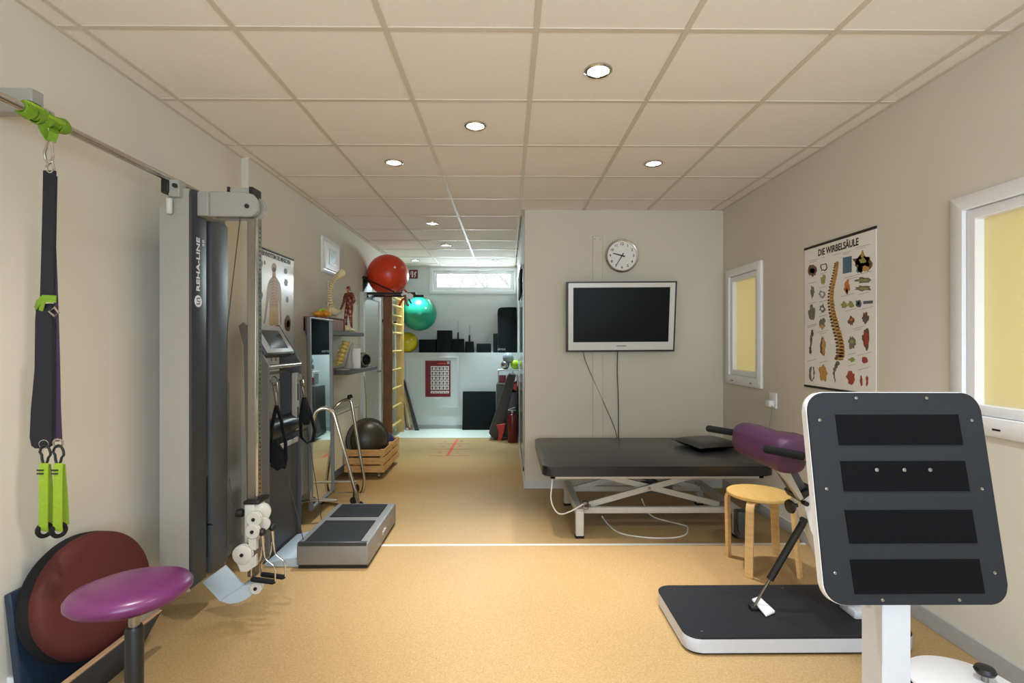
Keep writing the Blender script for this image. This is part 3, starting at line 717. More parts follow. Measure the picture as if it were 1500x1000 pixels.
fc = cover(Ya + .001, 2.657, ht + .004, .205).build('front_cover', M_darkp, t)
cover(2.70, Yb, ht - .11, .205).build('front_cover', M_darkp2, t)
b = B()
for k in range(17): b.box(FX - .028, FX - .018, 2.662, 2.698, .30 + k * .026, .30 + k * .026 + .022)
b.build('weight_stack', M_black, t)
B().cyl((FX - .024, 2.68, .72), (FX - .024, 2.68, 2.05), .004, n=8).build('guide_rod', M_chrome, t)
B().box(FX - .03, FX - .015, 2.665, 2.695, .72, .80, .003).cyl((FX - .02, 2.68, .47), (FX + .02, 2.68, .47), .005, n=8).build('selector_pin', M_chrome, t)
text('lettering', 'REHA-LINE', .038, (FX + .0012, 2.585, 1.815), (0, 0, 1), (0, -1, 0), M_white, fc, sx=1.48, bold=.0008)
text('lettering', '20', .024, (FX + .0012, 2.628, 1.93), (0, 0, 1), (0, -1, 0), M_white, fc, sx=1.5)
B().lathe([(.030, 0), (.030, .0012), (.001, .0012)], (FX + .0002, 2.585, 1.630), (1, 0, 0), 28).build('emblem', M_white, fc)
B().tube([(FX + .0016, 2.585 + a * .014, 1.630 + c * .014) for a, c in ((.9, 1.2), (-.9, .9), (-.7, .1), (.8, -.1), (.6, -.9), (-1.1, -1.1))], .0028, 6).build('emblem_mark', M_darkp, fc)
# top arm to the guide column
YA = 2.60
ar = lambda u, v, Y=YA: PY(u, v, Y)
pts = [ar(306, 280), ar(358, 281), ar(370, 284), ar(377, 292), ar(379, 301), ar(376, 310), ar(368, 317), ar(306, 317)]
tp = B().prism(pts, (0, .018, 0), .004, 1).prism([p + V((0, .08, 0)) for p in pts], (0, .018, 0), .004, 1).build('top_arm', M_greyp, t)
B().box(ar(280, 280).x, ar(308, 300).x, 2.58, 2.72, ar(300, 317).z, ar(300, 282).z, .004, 1).build('arm_root', M_greyp, t)
p = ar(362, 302); B().cyl(p + V((0, -.008, 0)), p + V((0, .11, 0)), .011, n=14).build('axle_bolt', M_black, tp)
B().cyl(p + V((-.01, .025, 0)), p + V((-.01, .075, 0)), .038, n=24).build('top_pulley', M_pulley, tp)
B().box(ar(333, 280).x, ar(363, 280).x, 2.62, 2.70, ar(333, 290).z, ar(333, 273).z, .003, 1).build('cap_box', M_greyp, tp)
B().box(ar(330, 280).x, ar(333, 280).x + .002, 2.615, 2.705, ar(333, 290).z, ar(333, 272).z).box(ar(363, 280).x - .002, ar(368, 280).x, 2.615, 2.705, ar(333, 290).z, ar(333, 272).z).build('cap_ends', M_black, tp)
# column
cxa, cxb = ar(359, 500).x, ar(371, 500).x
co = B().box(cxa, cxb, 2.62, 2.67, .22, 2.06, .003, 1).build('guide_column', M_steel, t)
B().box(cxb - .001, cxb + .012, 2.625, 2.665, .45, 2.06, .001, 1).build('hole_rail', M_chrome, co)
b = B()
for k in range(60): b.box(cxb + .0115, cxb + .0135, 2.641, 2.648, .62 + k * .0235, .62 + k * .0235 + .007)
b.build('locking_hole', M_black, co)
# cables
B().tube([ar(352, 318), ar(334, 470), ar(328, 560)], .0028, 6).tube([(FX + .004, 2.86, 1.2), (FX + .004, 2.862, .26)], .002, 6).tube([ar(336, 700), ar(345, 780), ar(352, 800)], .0028, 6).build('pull_cable', M_cable, t)
# carriage with pulleys
C = lambda u, v, Y=2.56: PY(u, v, Y)
cg = B().box(C(354, 0).x, C(369, 0).x, 2.585, 2.70, C(0, 800).z, C(0, 742).z, .006).build('carriage', M_pulley, t)
B().box(C(353, 0).x, C(376, 0).x, 2.58, 2.70, C(0, 742).z, C(0, 737).z, .003).build('carriage_stop', M_black, cg)
p = C(352, 751, 2.62); B().lathe([(.001, -.02), (.018, -.018), (.022, -.008), (.022, .012), (.014, .02), (.001, .02)], p, (1, .2, 0), 16).build('carriage_knob', M_black, cg)
def pulley(u, v, r, w, Y, m=M_pulley, bolt=True, axis=(0, 1, 0)):
    p = C(u, v, Y); a = V(axis).normalized()
    o = B().lathe([(.001, 0), (r * .9, 0), (r, .003), (r, w * .3), (r * .86, w * .45), (r * .86, w * .55), (r, w * .7), (r, w - .003), (r * .9, w), (.001, w)], p, a, 32).build('pulley', m, cg)
    if bolt: B().cyl(p - a * .004, p + a * .002, .009, n=12).build('bolt', M_black, o)
pulley(382, 751, .046, .03, 2.60, bolt=False, axis=(-.35, 1, 0))
pulley(371, 761, .038, .024, 2.555)
pulley(369, 779, .036, .024, 2.54)
pulley(385, 768, .034, .022, 2.60, bolt=False, axis=(-.3, 1, 0))
pulley(354, 813, .048, .03, 2.53)
B().prism([C(344, 820, 2.535), C(368, 818, 2.535), C(374, 812, 2.535), C(376, 828, 2.535), C(362, 838, 2.535), C(352, 838, 2.535)], (0, .024, 0), .003, 1).prism([C(363, 788, 2.545), C(374, 788, 2.545), C(375, 806, 2.545), C(364, 806, 2.545)], (0, .03, 0), .003, 1).build('swivel_plate', M_pulley, cg)
# lower arm: curved pale sheet with the bottom pulley
la = []
for (u, v) in ((283, 857), (296, 852), (329, 829), (331, 832), (356, 857), (362, 866), (354, 877), (340, 883), (323, 882), (295, 858), (284, 860)): la.append(PY(u, v, 2.60))
B().prism([PY(u, v, 2.60) for u, v in ((296, 853), (329, 829), (357, 858), (340, 870), (322, 881))], (0, .012, .004), .002, 1).build('lower_arm', M_light, t)
B().prism([PY(u, v, 2.585) for u, v in ((322, 881), (330, 874), (344, 866), (357, 857), (382, 855), (380, 863), (362, 877), (350, 883), (336, 885))], (0, .07, 0), .003, 1).build('lower_tray', M_light, t)
pulley(374, 862, .030, .035, 2.56, M_pulley)
# two triangle handles
for (du, dv, dY) in ((0, 0, 0), (14.5, -7, .10)):
    H = lambda u, v: PY(u + du, v + dv, 2.56 + dY)
    s0 = B().sphere(H(384, 779), .019, 16).build('stop_ball', M_black, cg)
    B().tube([H(384, 784), H(385, 795)], .009, 10).tube([H(385, 790), H(386, 806)], .005, 8).build('swivel_clip', M_chrome, s0)
    B().tube(rnd([H(386, 800), H(388, 818), H(401, 828), H(403, 834), H(403, 851)], .02, 4), .0042, 8).tube(rnd([H(384, 800), H(382, 815), H(380, 822), H(368, 829), H(368, 849)], .02, 4), .0042, 8).build('handle_bow', M_chrome, s0)
    B().tube([H(368, 848), H(370, 848), H(400, 852), H(403, 852)], [.008, .0125, .0125, .008], 12).build('handle_grip', M_rubber, s0)
# mount blocks at the rail
B().box(PY(246, 0, 2.5).x, PY(262, 0, 2.5).x, 2.50, 2.56, PY(0, 287, 2.5).z, PY(0, 261, 2.5).z, .004, 1).build('rail_holder', M_greyp, t)
B().box(PY(237, 0, 2.5).x, PY(248, 0, 2.5).x, 2.49, 2.55, PY(0, 282, 2.5).z, PY(0, 260, 2.5).z, .004, 1).build('rail_clamp', M_black, t)
B().lathe([(.001, -.055), (.010, -.053), (.014, -.045), (.014, .02), (.001, .02)], PY(248, 297, 2.5), (0, 0, 1), 16).build('rail_pin', M_pulley, t)
p = PY(257, 272, 2.49); B().lathe([(.001, -.014), (.01, -.012), (.011, .0), (.004, .012)], p, (0, 1, 0), 12).build('clamp_knob', M_black, t)
for z in (.5, 1.9): B().box(XL0, xl + .05, 2.77, 2.81, z, z + .06).build('wall_mount', M_steel, t)

# ================================================================== VIBRATION TRAINER
t = thing('vibration_trainer', 'grey vibration trainer with tilted screen, hand straps and low two pad platform', 'exercise machine', (-1.3, 3.6, 0))
prof = [(-1.73, 1.53), (-1.70, 1.555), (-1.535, 1.275), (-1.535, 0), (-1.67, 0), (-1.69, 1.40)]
for y in (3.29, 3.795):
    B().prism([(x, y, z) for x, z in prof], (0, .022, 0), .004, 1).build('side_panel', M_darkp2 if y > 3.5 else mat('warm_grey_panel', (108, 104, 98), .5, var=.03), t)
# console
dn = V((-.165, 0, .28)).normalized(); nn = V((.28, 0, .165)).normalized()
c = V((-1.625, 3.55, 1.445))
cs = B().obox(c - nn * .03, .23, .44, .06, dn, (0, 1, 0), .006, 2).build('console', M_darkp2, t)
B().obox(c + nn * .004, .215, .40, .01, dn, (0, 1, 0), .003, 2).build('screen_bezel', M_silver, cs)
B().obox(c + nn * .0095 + dn * -.005, .145, .27, .002, dn, (0, 1, 0)).build('screen', mat('dark_screen', (58, 62, 66), .12, var=.02), cs)
B().cyl((-1.548, 3.295, 1.262), (-1.548, 3.81, 1.262), .017, n=18).build('handlebar', M_chrome, t)
B().cyl((-1.60, 3.30, 1.215), (-1.60, 3.80, 1.215), .010, n=12).build('cross_bar', M_steel, t)
B().box(-1.60, -1.555, 3.312, 3.795, .0, .715, .004, 1).build('front_panel', M_darkp, t)
B().box(-1.562, -1.55, 3.312, 3.795, .69, .725, .003, 1).build('front_trim', M_greyp, t)
B().tube([(-1.60, 3.315, .83), (-1.60, 3.33, .83), (-1.60, 3.78, .83), (-1.60, 3.793, .83)], [.06, .072, .072, .06], 24).build('knee_roll', M_leather, t)
b = B().box(-1.575, -1.54, 3.735, 3.79, .78, 1.20, .003, 1); b.build('slotted_rail', M_greyp, t)
B().box(-1.541, -1.538, 3.752, 3.772, .84, .95).box(-1.541, -1.538, 3.752, 3.772, 1.0, 1.12).build('rail_slot', M_black, t)
# pulleys for the hand straps
for (u, v, Y) in ((402, 558, 3.36), (440, 552, 3.76)):
    p = PY(u, v, Y); o = B().lathe([(.001, -.01), (.026, -.01), (.02, 0), (.026, .01), (.001, .01)], p, (.5, 1, 0), 24).build('strap_pulley', M_greyp, t)
    B().lathe([(.03, -.005), (.033, 0), (.03, .005), (.027, 0), (.03, -.005)], p, (.5, 1, 0), 24, cap=False).build('pulley_rim', M_black, o)
def strap(pts_in, cab, Y, hooks, pad, end):
    s = B().ribbon([PY(u, v, Y) for u, v in pts_in[0]], .026, .008, (1, -.5, 0)).ribbon([PY(u, v, Y) for u, v in pts_in[1]], .026, .008, (1, -.5, 0)).build('hand_strap', M_rubber, t)
    B().prism([PY(u, v, Y - .02) for u, v in pad], (0, .03, 0), .006, 2).build('strap_pad', M_foam, s)
    B().tube([PY(u, v, Y) for u, v in cab], .0028, 6).build('strap_cord', M_cable, s)
    B().tube([PY(u, v, Y) for u, v in hooks], .0034, 8).build('strap_hook', M_chrome, s)
    B().tube([PY(*end[0], Y), end[1]], .003, 6).build('anchor_cord', M_cable, s)
strap(([(405, 594), (398, 625), (396, 660), (397, 678)], [(405, 594), (412, 615), (418, 645), (419, 672), (416, 686)]), [(399, 560), (404, 594)], 3.33, [(406, 560), (407, 575), (406, 590), (404, 575)],
      [(396, 650), (402, 643), (408, 655), (414, 662), (417, 683), (406, 690), (396, 684)], ((417, 680), V((-1.30, 3.26, .165))))
strap(([(445, 582), (440, 610), (441, 640), (450, 649), (458, 645)], [(446, 582), (455, 605), (461, 630), (458, 646)]), [(440, 556), (445, 582)], 3.70, [(444, 556), (446, 566), (446, 578), (443, 566)],
      [(443, 585), (447, 585), (454, 605), (452, 622), (444, 623), (440, 612)], ((450, 625), V((-1.38, 3.80, .10))))
# base plate and platform
B().prism([(-1.54, 3.24, 0), (-1.30, 3.24, 0), (-1.30, 3.24, .055), (-1.40, 3.24, .055), (-1.54, 3.24, .02)], (0, .5, 0), .003, 1).build('base_plate', M_light, t)
vx0, vx1, vy0, vy1, vz = -1.325, -.872, 3.21, 4.0, .165
pf = B().box(vx0 + .01, vx1 - .01, vy0 + .01, vy1 - .01, .0, .03).build('platform_foot', M_black, t)
pl = B().box(vx0, vx1, vy0, vy1, .02, vz, .012, 3).build('platform', M_vplat, t)
B().box(vx0 + .045, vx1 - .055, vy0 + .012, 3.60, vz - .002, vz + .006, .003, 1).build('foot_pad', M_padd, pl)
B().box(vx0 + .045, vx1 - .055, 3.68, 3.96, vz - .002, vz + .006, .003, 1).build('foot_pad', M_padd, pl)
B().box(vx0 + .01, vx1 - .01, vy0 - .001, vy0 + .02, vz - .025, vz + .004, .004, 1).build('front_edge', M_darkp, pl)
text('lettering', 'galileo', .04, (vx1 + .001, 3.62, .095), (0, 1, 0), (0, 0, 1), M_white, pl, sx=1.0)

# ================================================================== RADIATOR
t = thing('radiator', 'long cream panel radiator on the left wall behind the mirror', 'radiator', (-1.76, 4.9, .12))
B().box(-1.765, -1.74, 4.0, 5.9, .12, .70, .004, 1).build('back_panel', M_rad, t)
me = B().prism([(-.014, -.018, 0), (.0, -.018, 0), (.012, -.008, 0), (.012, .008, 0), (.0, .018, 0), (-.014, .018, 0)], (0, 0, .54)).mesh('rib', M_rad)
for k in range(46):
    o = bpy.data.objects.new('rib', me); COL.objects.link(o); o.parent = t; o.location = V((-1.73, 4.04 + k * .0405, .14)) - t.location
B().box(-1.80, -1.715, 4.0, 5.9, .695, .715, .004, 1).build('top_grille', M_rad, t)
B().cyl((-1.75, 5.9, .16), (-1.75, 6.0, .16), .014, n=10).cyl((-1.75, 5.98, .16), (-1.75, 5.98, .0), .01, n=10).build('valve', M_white, t)
B().box(XL1, -1.76, 4.3, 4.34, .15, .66).box(XL1, -1.76, 5.5, 5.54, .15, .66).build('hanger', M_white, t)

# ================================================================== MOBILE MIRROR
t = thing('standing_mirror', 'tall narrow grey framed mirror standing behind the vibration trainer', 'mirror', (-1.56, 4.25, 0))
mA = V((-1.535, 3.985, .11)); mB = V((-1.535, 4.51, .11)); mt = V((-.01, .0, 1)); ht = 1.515; ww = (mB - mA); wl_ = ww.length; ww = ww.normalized(); mn = ww.cross(V((0, 0, 1))); 
mn = mn if mn.x > 0 else -mn
def mp(a, h, d): return mA + ww * a + V((-.0115 * h, 0, h)) + mn * d
def mbar(a0, a1, h0, h1): return [mp(a0, h0, -.012), mp(a1, h0, -.012), mp(a1, h1, -.012), mp(a0, h1, -.012)]
B().ring(mp, (0, wl_, 0, ht), (.03, wl_ - .012, .02, ht - .012), -.012, .014, .002).build('frame', mat('mirror_frame_grey', (112, 112, 110), .45, .3), t)
B().prism([mp(.028, .018, -.010), mp(wl_ - .01, .018, -.010), mp(wl_ - .01, ht - .01, -.010), mp(.028, ht - .01, -.010)], mn * .008).build('mirror_glass', M_mirror, t)
B().prism([mp(.005, .005, -.016), mp(wl_ - .005, .005, -.016), mp(wl_ - .005, ht - .005, -.016), mp(.005, ht - .005, -.016)], mn * .005).build('back_board', M_darkp, t)
for (q, lab) in ((mA, 0), (mB, 1)):
    f = B().tube(rnd([q + V((-.12, -.02 if not lab else 0, .075)), q + V((0, 0, .085)), q + V((.20, .03, .075))], .03), .013, 10).cyl(q + V((0, 0, .075)), q + V((0, 0, .16)), .012, n=10).build('foot', M_chrome, t)
    for dx in (-.1, .18):
        c_ = q + V((dx, 0, -.11 + .032)); B().cyl(c_ + V((0, -.012, 0)), c_ + V((0, .012, 0)), .032, n=18).cyl(c_, c_ + V((0, 0, .09)), .007, n=8).build('caster', M_black, f)

# ================================================================== WALKING FRAME
t = thing('walking_frame', 'chrome wheeled walking frame behind the vibration platform', 'walking frame', (-1.3, 4.6, 0))
Wk = lambda u, v, Y: PY(u, v, Y)
B().tube(rnd([Wk(462, 597, 4.32), Wk(487, 598, 4.32), Wk(526, 739, 4.32), Wk(529, 748, 4.32)], .11, 8), .0155, 12).build('front_tube', M_chrome, t)
B().tube([Wk(454, 597, 4.32), Wk(456, 597, 4.32), Wk(463, 597, 4.32)], [.014, .02, .02], 12).build('grip', M_rubber, t)
B().tube(rnd([Wk(480, 618, 4.60), Wk(489, 598, 4.82), Wk(500, 587, 4.85), Wk(514, 584, 4.85), Wk(534, 706, 4.85), Wk(531, 724, 4.85), Wk(505, 722, 4.85), Wk(478, 722, 4.85)], .13, 8), .0155, 12).build('rear_tube', M_chrome, t)
B().tube([Wk(512, 578, 4.85), Wk(513, 583, 4.85)], [.022, .026], 12).build('knob', M_rubber, t)
B().tube([Wk(480, 618, 4.60), Wk(468, 700, 4.58), Wk(466, 733, 4.55)], .012, 10).build('back_tube', M_chrome, t)
B().tube(rnd([Wk(478, 722, 4.85), Wk(467, 733, 4.55), Wk(529, 746, 4.32)], .05), .0135, 10).build('base_tube', M_chrome, t)
for p in (Wk(523, 729, 4.85), Wk(529, 748, 4.32), Wk(466, 738, 4.55)):
    c_ = V((p.x, p.y, .035)); B().cyl(c_ + V((-.012, 0, 0)), c_ + V((.012, 0, 0)), .035, n=18).cyl(c_, V((p.x, p.y, max(.08, p.z))), .008, n=8).build('caster', M_rubber, t)

# ================================================================== WOODEN CRATES
def crate(name, label, x0, x1, y0, y1):
    t = thing(name, label, 'crate', ((x0 + x1) / 2, (y0 + y1) / 2, 0), 'wheeled wooden crates')
    z0 = .07; sh, gp, th = .068, .016, .012
    for k in range(3):
        a = z0 + k * (sh + gp)
        for y in (y0, y1 - th): B().box(x0, x1, y, y + th, a, a + sh, .002, 1).build('slat', M_pine, t)
        for x in (x0, x1 - th): B().box(x, x + th, y0 + th, y1 - th, a, a + sh, .002, 1).build('slat', M_pine, t)
    for x in (x0 + th, x1 - th - .03):
        for y in (y0 + th, y1 - th - .03): B().box(x, x + .03, y, y + .03, z0, z0 + 3 * sh + 2 * gp).build('corner_post', M_pine, t)
    for k in range(4):
        a = x0 + th + k * (x1 - x0 - 2 * th) / 4; B().box(a + .003, a + (x1 - x0 - 2 * th) / 4 - .003, y0 + th, y1 - th, z0, z0 + .01).build('floor_slat', M_pine, t)
    for x in (x0 + .06, x1 - .06):
        for y in (y0 + .05, y1 - .05):
            B().cyl((x - .01, y, .025), (x + .01, y, .025), .025, n=14).box(x - .014, x + .014, y - .01, y + .01, .03, .07).build('caster', M_steel, t)
crate('wooden_crate', 'front pine slat crate on casters holding the black dome', -1.70, -1.284, 5.32, 5.70)
crate('wooden_crate', 'rear pine slat crate behind the front one, with blue ball', -1.70, -1.284, 5.73, 6.06)
# black balance dome in the crate
t = thing('balance_dome', 'black rubber balance dome standing upright in the front crate', 'balance trainer', (-1.5, 5.5, .09))
c = V((-1.50, 5.51, .375)); axis = V((.55, -.82, .12)).normalized()
B().lathe([(.001, -.05), (.20, -.05), (.232, -.035), (.236, -.01), (.23, .008), (.20, .012), (.001, .012)], c, axis, 48).build('platform_disc', M_olive, t, angle=60)
prf = [(.20, .008)] + [(.198 * math.cos(a), .012 + .135 * math.sin(a)) for a in [k * math.pi / 2 / 10 for k in range(11)]]
B().lathe(prf, c, axis, 48).build('dome', M_olive, t, angle=60)
o = B().sphere((-1.432, 5.89, .244), .136, 32, (1, 1, 1.2)).build('exercise_ball', M_blueball); tag(o, 'dark blue ball in the rear crate beside the black dome', 'ball')

# ================================================================== LEFT SHELVES AND MODELS
o = B().box(XL1, -1.575, 4.62, 5.62, 1.49, 1.53, .003, 1).build('wall_shelf', M_shelf); tag(o, 'upper dark grey floating shelf with the anatomical figures', 'shelf', 'floating shelves on the left wall')
o = B().box(XL1, -1.50, 4.84, 5.89, 1.115, 1.155, .003, 1).build('wall_shelf', M_shelf); tag(o, 'lower dark grey floating shelf with the lumbar spine model', 'shelf', 'floating shelves on the left wall')
t = thing('wooden_box', 'brown wooden box on the upper shelf behind the mirror', 'box', (-1.71, 4.83, 1.53))
bx = (-1.815, -1.605, 4.56, 5.06, 1.53, 1.645)
B().box(bx[0], bx[1], bx[2], bx[2] + .015, bx[4], bx[5]).box(bx[0], bx[1], bx[3] - .015, bx[3], bx[4], bx[5]).box(bx[0], bx[0] + .012, bx[2], bx[3], bx[4], bx[5]).build('end_panel', M_walnut, t)
me = None
for k in range(9):
    a = bx[2] + .015 + k * .0478; B().box(bx[1] - .012, bx[1], a + .002, a + .0455, bx[4], bx[5] - .006, .001, 1).build('front_slat', M_walnut, t)
B().box(bx[0] - .0, bx[1] + .004, bx[2] - .004, bx[3] + .004, bx[5], bx[5] + .012, .002, 1).build('lid', M_walnut, t)
BZ = bx[5] + .012
# orange organ model
t = thing('organ_model', 'small orange and yellow anatomical model on the wooden box', 'anatomical model', (-1.73, 4.72, BZ))
B().sphere((-1.74, 4.72, BZ + .03), .05, 18, (1, 1.2, .6)).sphere((-1.70, 4.79, BZ + .035), .04, 18, (1, 1.1, .85)).build('body', M_organ, t)
B().sphere((-1.70, 4.83, BZ + .03), .035, 14, (1, 1, .85)).tube([(-1.74, 4.70, BZ + .05), (-1.72, 4.76, BZ + .075), (-1.70, 4.82, BZ + .06)], .012, 8).build('stem', M_limeball, t)
# spine model
t = thing('spine_model', 'bone coloured human spine model with pelvis on the wooden box', 'anatomical model', (-1.68, 4.95, BZ))
path = [PY(u, v, 4.95) for u, v in ((489, 456), (485, 446), (483, 434), (483.5, 424), (487, 414), (492, 407), (497, 401), (500, 396))]
def cat(pts, n):
    out = []
    for i in range(len(pts) - 1):
        p0 = pts[max(0, i - 1)]; p1 = pts[i]; p2 = pts[i + 1]; p3 = pts[min(len(pts) - 1, i + 2)]
        for k in range(n):
            q = k / n; out.append(.5 * ((2 * p1) + (p2 - p0) * q + (2 * p0 - 5 * p1 + 4 * p2 - p3) * q * q + (3 * p1 - p0 - 3 * p2 + p3) * q ** 3))
    return out + [pts[-1]]
cp = cat(path, 3); b = B()
for i in range(len(cp) - 1):
    a, c = cp[i], cp[i + 1]; d = (c - a); r = .026 - .010 * i / len(cp)
    b.tube([a + d * .12, a + d * .25, a + d * .75, a + d * .88], [r * .85, r, r, r * .85], 12)
    sd = V((-.8, .3, -.25)).normalized()
    b.tube([a + d * .5, a + d * .5 + sd * .055], [.010, .004], 6)
    for s_ in (-1, 1):
        b.tube([a + d * .5, a + d * .5 + V((.25, .9 * s_, .1)).normalized() * .045 + sd * .01], [.008, .004], 6)
b.build('vertebrae', M_bone, t)
B().tube(cp, .013, 8).build('discs', mat('disc_grey', (150, 130, 100), .6), t)
pv = PY(488, 457, 4.95)
B().lathe([(.02, -.035), (.05, -.03), (.062, .0), (.066, .028), (.056, .032), (.045, .0), (.02, -.02)], pv + V((0, 0, .01)), (.3, 0, 1), 20, 1, .8).sphere(pv + V((-.01, -.05, 0)), .04, 14, (.6, 1, 1)).sphere(pv + V((.0, .05, 0)), .04, 14, (.6, 1, 1)).build('pelvis', M_bone, t)
B().sphere(PY(500.5, 400, 4.95), .034, 18, (1.1, 1, 1.15)).sphere(PY(497, 404, 4.95), .028, 14).build('skull_base', M_bone, t)
B().cyl(pv + V((-.05, 0, -.065)), pv + V((-.05, .0, .30)), .005, n=8).build('stand_rod', M_steel, t)
# foot bones
t = thing('foot_model', 'small bone model lying at the front of the upper shelf', 'anatomical model', (-1.6, 5.12, 1.53))
b = B().sphere((-1.62, 5.10, 1.565), .035, 14, (1, 1, 1)).sphere((-1.60, 5.17, 1.558), .03, 14, (1, 1.4, .8))
for k in range(4): b.tube([(-1.615 + .012 * k, 5.18, 1.555), (-1.61 + .014 * k, 5.25, 1.545)], [.009, .006], 8)
b.build('bones', M_bone, t)
# muscle figure : one continuous skinned body
FY = 5.36; fz0 = 1.555; H = .47
t = thing('muscle_figure', 'red muscle man figure standing on the upper shelf', 'anatomical model', (-1.66, FY, 1.53))
J = {'pel': (0, 0, .52), 'waist': (0, -.01, .60), 'chest': (.0, -.005, .72), 'neck': (0, 0, .83), 'chin': (.005, .01, .87), 'head': (.01, .01, .93), 'top': (.008, .0, .985),
     'sl': (-.105, 0, .795), 'el': (-.15, -.02, .64), 'hl': (-.115, .07, .54), 'fl': (-.095, .1, .50), 'sr': (.105, 0, .795), 'er': (.165, 0, .63), 'hr': (.21, .03, .50), 'fr': (.22, .05, .455),
     'tl': (-.05, 0, .48), 'kl': (-.06, .01, .27), 'al': (-.065, -.02, .045), 'ol': (-.075, .06, .018), 'tr': (.05, 0, .48), 'kr': (.075, .03, .27), 'ar': (.07, .01, .045), 'or': (.085, .09, .018)}
RD = dict(pel=.072, waist=.062, chest=.085, neck=.03, chin=.036, head=.05, top=.03, sl=.042, el=.027, hl=.02, fl=.016, sr=.042, er=.027, hr=.02, fr=.016, tl=.056, kl=.034, al=.02, ol=.016, tr=.056, kr=.034, ar=.02)
RD['or'] = .016
E_ = [('pel', 'waist'), ('waist', 'chest'), ('chest', 'neck'), ('neck', 'chin'), ('chin', 'head'), ('head', 'top'), ('chest', 'sl'), ('sl', 'el'), ('el', 'hl'), ('hl', 'fl'), ('chest', 'sr'), ('sr', 'er'), ('er', 'hr'), ('hr', 'fr'),
      ('pel', 'tl'), ('tl', 'kl'), ('kl', 'al'), ('al', 'ol'), ('pel', 'tr'), ('tr', 'kr'), ('kr', 'ar'), ('ar', 'or')]
names = list(J); ca, sa = math.cos(math.radians(150)), math.sin(math.radians(150))
vs = [((x * ca - y * sa) * H, (x * sa + y * ca) * H, z * H) for x, y, z in (J[n] for n in names)]
me = bpy.data.meshes.new('body'); me.from_pydata(vs, [(names.index(a), names.index(c)) for a, c in E_], []); me.materials.append(M_muscle)
ob = bpy.data.objects.new('body', me); COL.objects.link(ob); ob.parent = t; ob.location = (0, 0, .025)
ob.modifiers.new('skin', 'SKIN'); 
sv = me.skin_vertices[0].data if me.skin_vertices else None
if sv is None:
    me.attributes.new('skin', 'FLOAT', 'POINT')
else:
    for i, n in enumerate(names): sv[i].radius = (RD[n] * H * 1.2, RD[n] * H * 1.05)
    sv[0].use_root = True
ss = ob.modifiers.new('sub', 'SUBSURF'); ss.levels = 2; ss.render_levels = 2
for p in me.polygons: p.use_smooth = True
ob.modifiers['skin'].use_smooth_shade = True
B().lathe([(.001, 0), (.07, 0), (.07, .018), (.062, .025), (.001, .025)], (-1.66, FY, 1.53), n=28).build('stand', mat('stand_yellow', (196, 170, 90), .5), t)
# lower shelf: lumbar model, white card, black device
t = thing('lumbar_model', 'yellowish lumbar spine model with grey stand on the lower shelf', 'anatomical model', (-1.62, 5.02, 1.155))
path = [PY(u, v, 5.02) for u, v in ((497, 533), (499, 522), (504, 510), (508, 500))]; cp = cat(path, 2); b = B()
for i in range(len(cp) - 1):
    a, c = cp[i], cp[i + 1]; d = c - a; b.tube([a + d * .1, a + d * .3, a + d * .7, a + d * .9], [.034, .04, .04, .034], 14)
    b.tube([a, a + V((-.05, -.03, -.02))], [.014, .006], 6); b.tube([a, a + V((.05, -.02, .02))], [.012, .006], 6)
b.build('vertebrae', mat('bone_yellow', (206, 176, 98), .5, var=.25, scale=50), t)
B().tube([PY(517, 502, 5.06), PY(513, 515, 5.06), PY(512, 528, 5.06), PY(511, 539, 5.06)], [.012, .02, .03, .045], 14).build('stand', M_greyp, t)
B().lathe([(.001, 0), (.08, 0), (.08, .012), (.001, .012)], (-1.62, 5.03, 1.155), n=24, sx=.9).build('foot', M_greyp, t)
t = thing('leaflet_box', 'white upright cardboard box on the lower shelf', 'box', (-1.62, 5.3, 1.155))
B().obox((-1.60, 5.30, 1.255), .15, .07, .20, (1, .25, 0), (0, 1, 0), .002, 1).build('body', M_paper2, t)
B().obox((-1.60, 5.30, 1.357), .152, .072, .006, (1, .25, 0), (0, 1, 0)).build('lid', M_white, t)
t = thing('black_speaker', 'round black and silver device at the end of the lower shelf', 'speaker', (-1.58, 5.6, 1.155))
c = V((-1.59, 5.62, 1.235)); ax_ = V((.85, -.5, .0)).normalized()
B().lathe([(.001, -.07), (.05, -.065), (.075, -.03), (.08, .0), (.078, .03), (.06, .045), (.001, .045)], c, ax_, 28).build('body', M_black, t, angle=60)
B().lathe([(.06, .043), (.08, .028), (.084, .036), (.07, .055), (.058, .056), (.06, .043)], c, ax_, 28, cap=False).build('bezel', M_chrome, t)
B().lathe([(.058, .045), (.04, .03), (.02, .05), (.001, .054)], c, ax_, 24).build('front_cone', M_rubber, t)
cable('shelf_cable', 'thin yellowish cable hanging below the lower shelf', [PX(533, 551, -1.70), PX(535, 570, -1.70), PX(537, 595, -1.70), PX(536, 640, -1.70)], .005, mat('olive_cable', (150, 140, 70), .6))

# ================================================================== WALL BARS
t = thing('wall_bars', 'wooden wall bars with two uprights on the left wall', 'wall bars', (-1.74, 7.8, 0))
B().box(-1.805, -1.675, 7.42, 7.46, 0, 2.18, .004, 1).build('upright', M_brown, t)
B().box(-1.77, -1.655, 8.14, 8.18, 0, 2.18, .004, 1).build('upright', M_bar, t)
for z in (.186, .458, .73, 1.01, 1.29, 1.567, 1.70, 1.83, 1.98, 2.1):
    B().cyl((-1.70, 7.44, z), (-1.70, 8.16, z), .019, n=14).build('rung', M_bar, t)
B().box(XL1, -1.79, 7.425, 7.455, 1.72, 1.76).box(XL1, -1.77, 8.145, 8.175, 1.72, 1.76).build('wall_bracket', M_black, t)
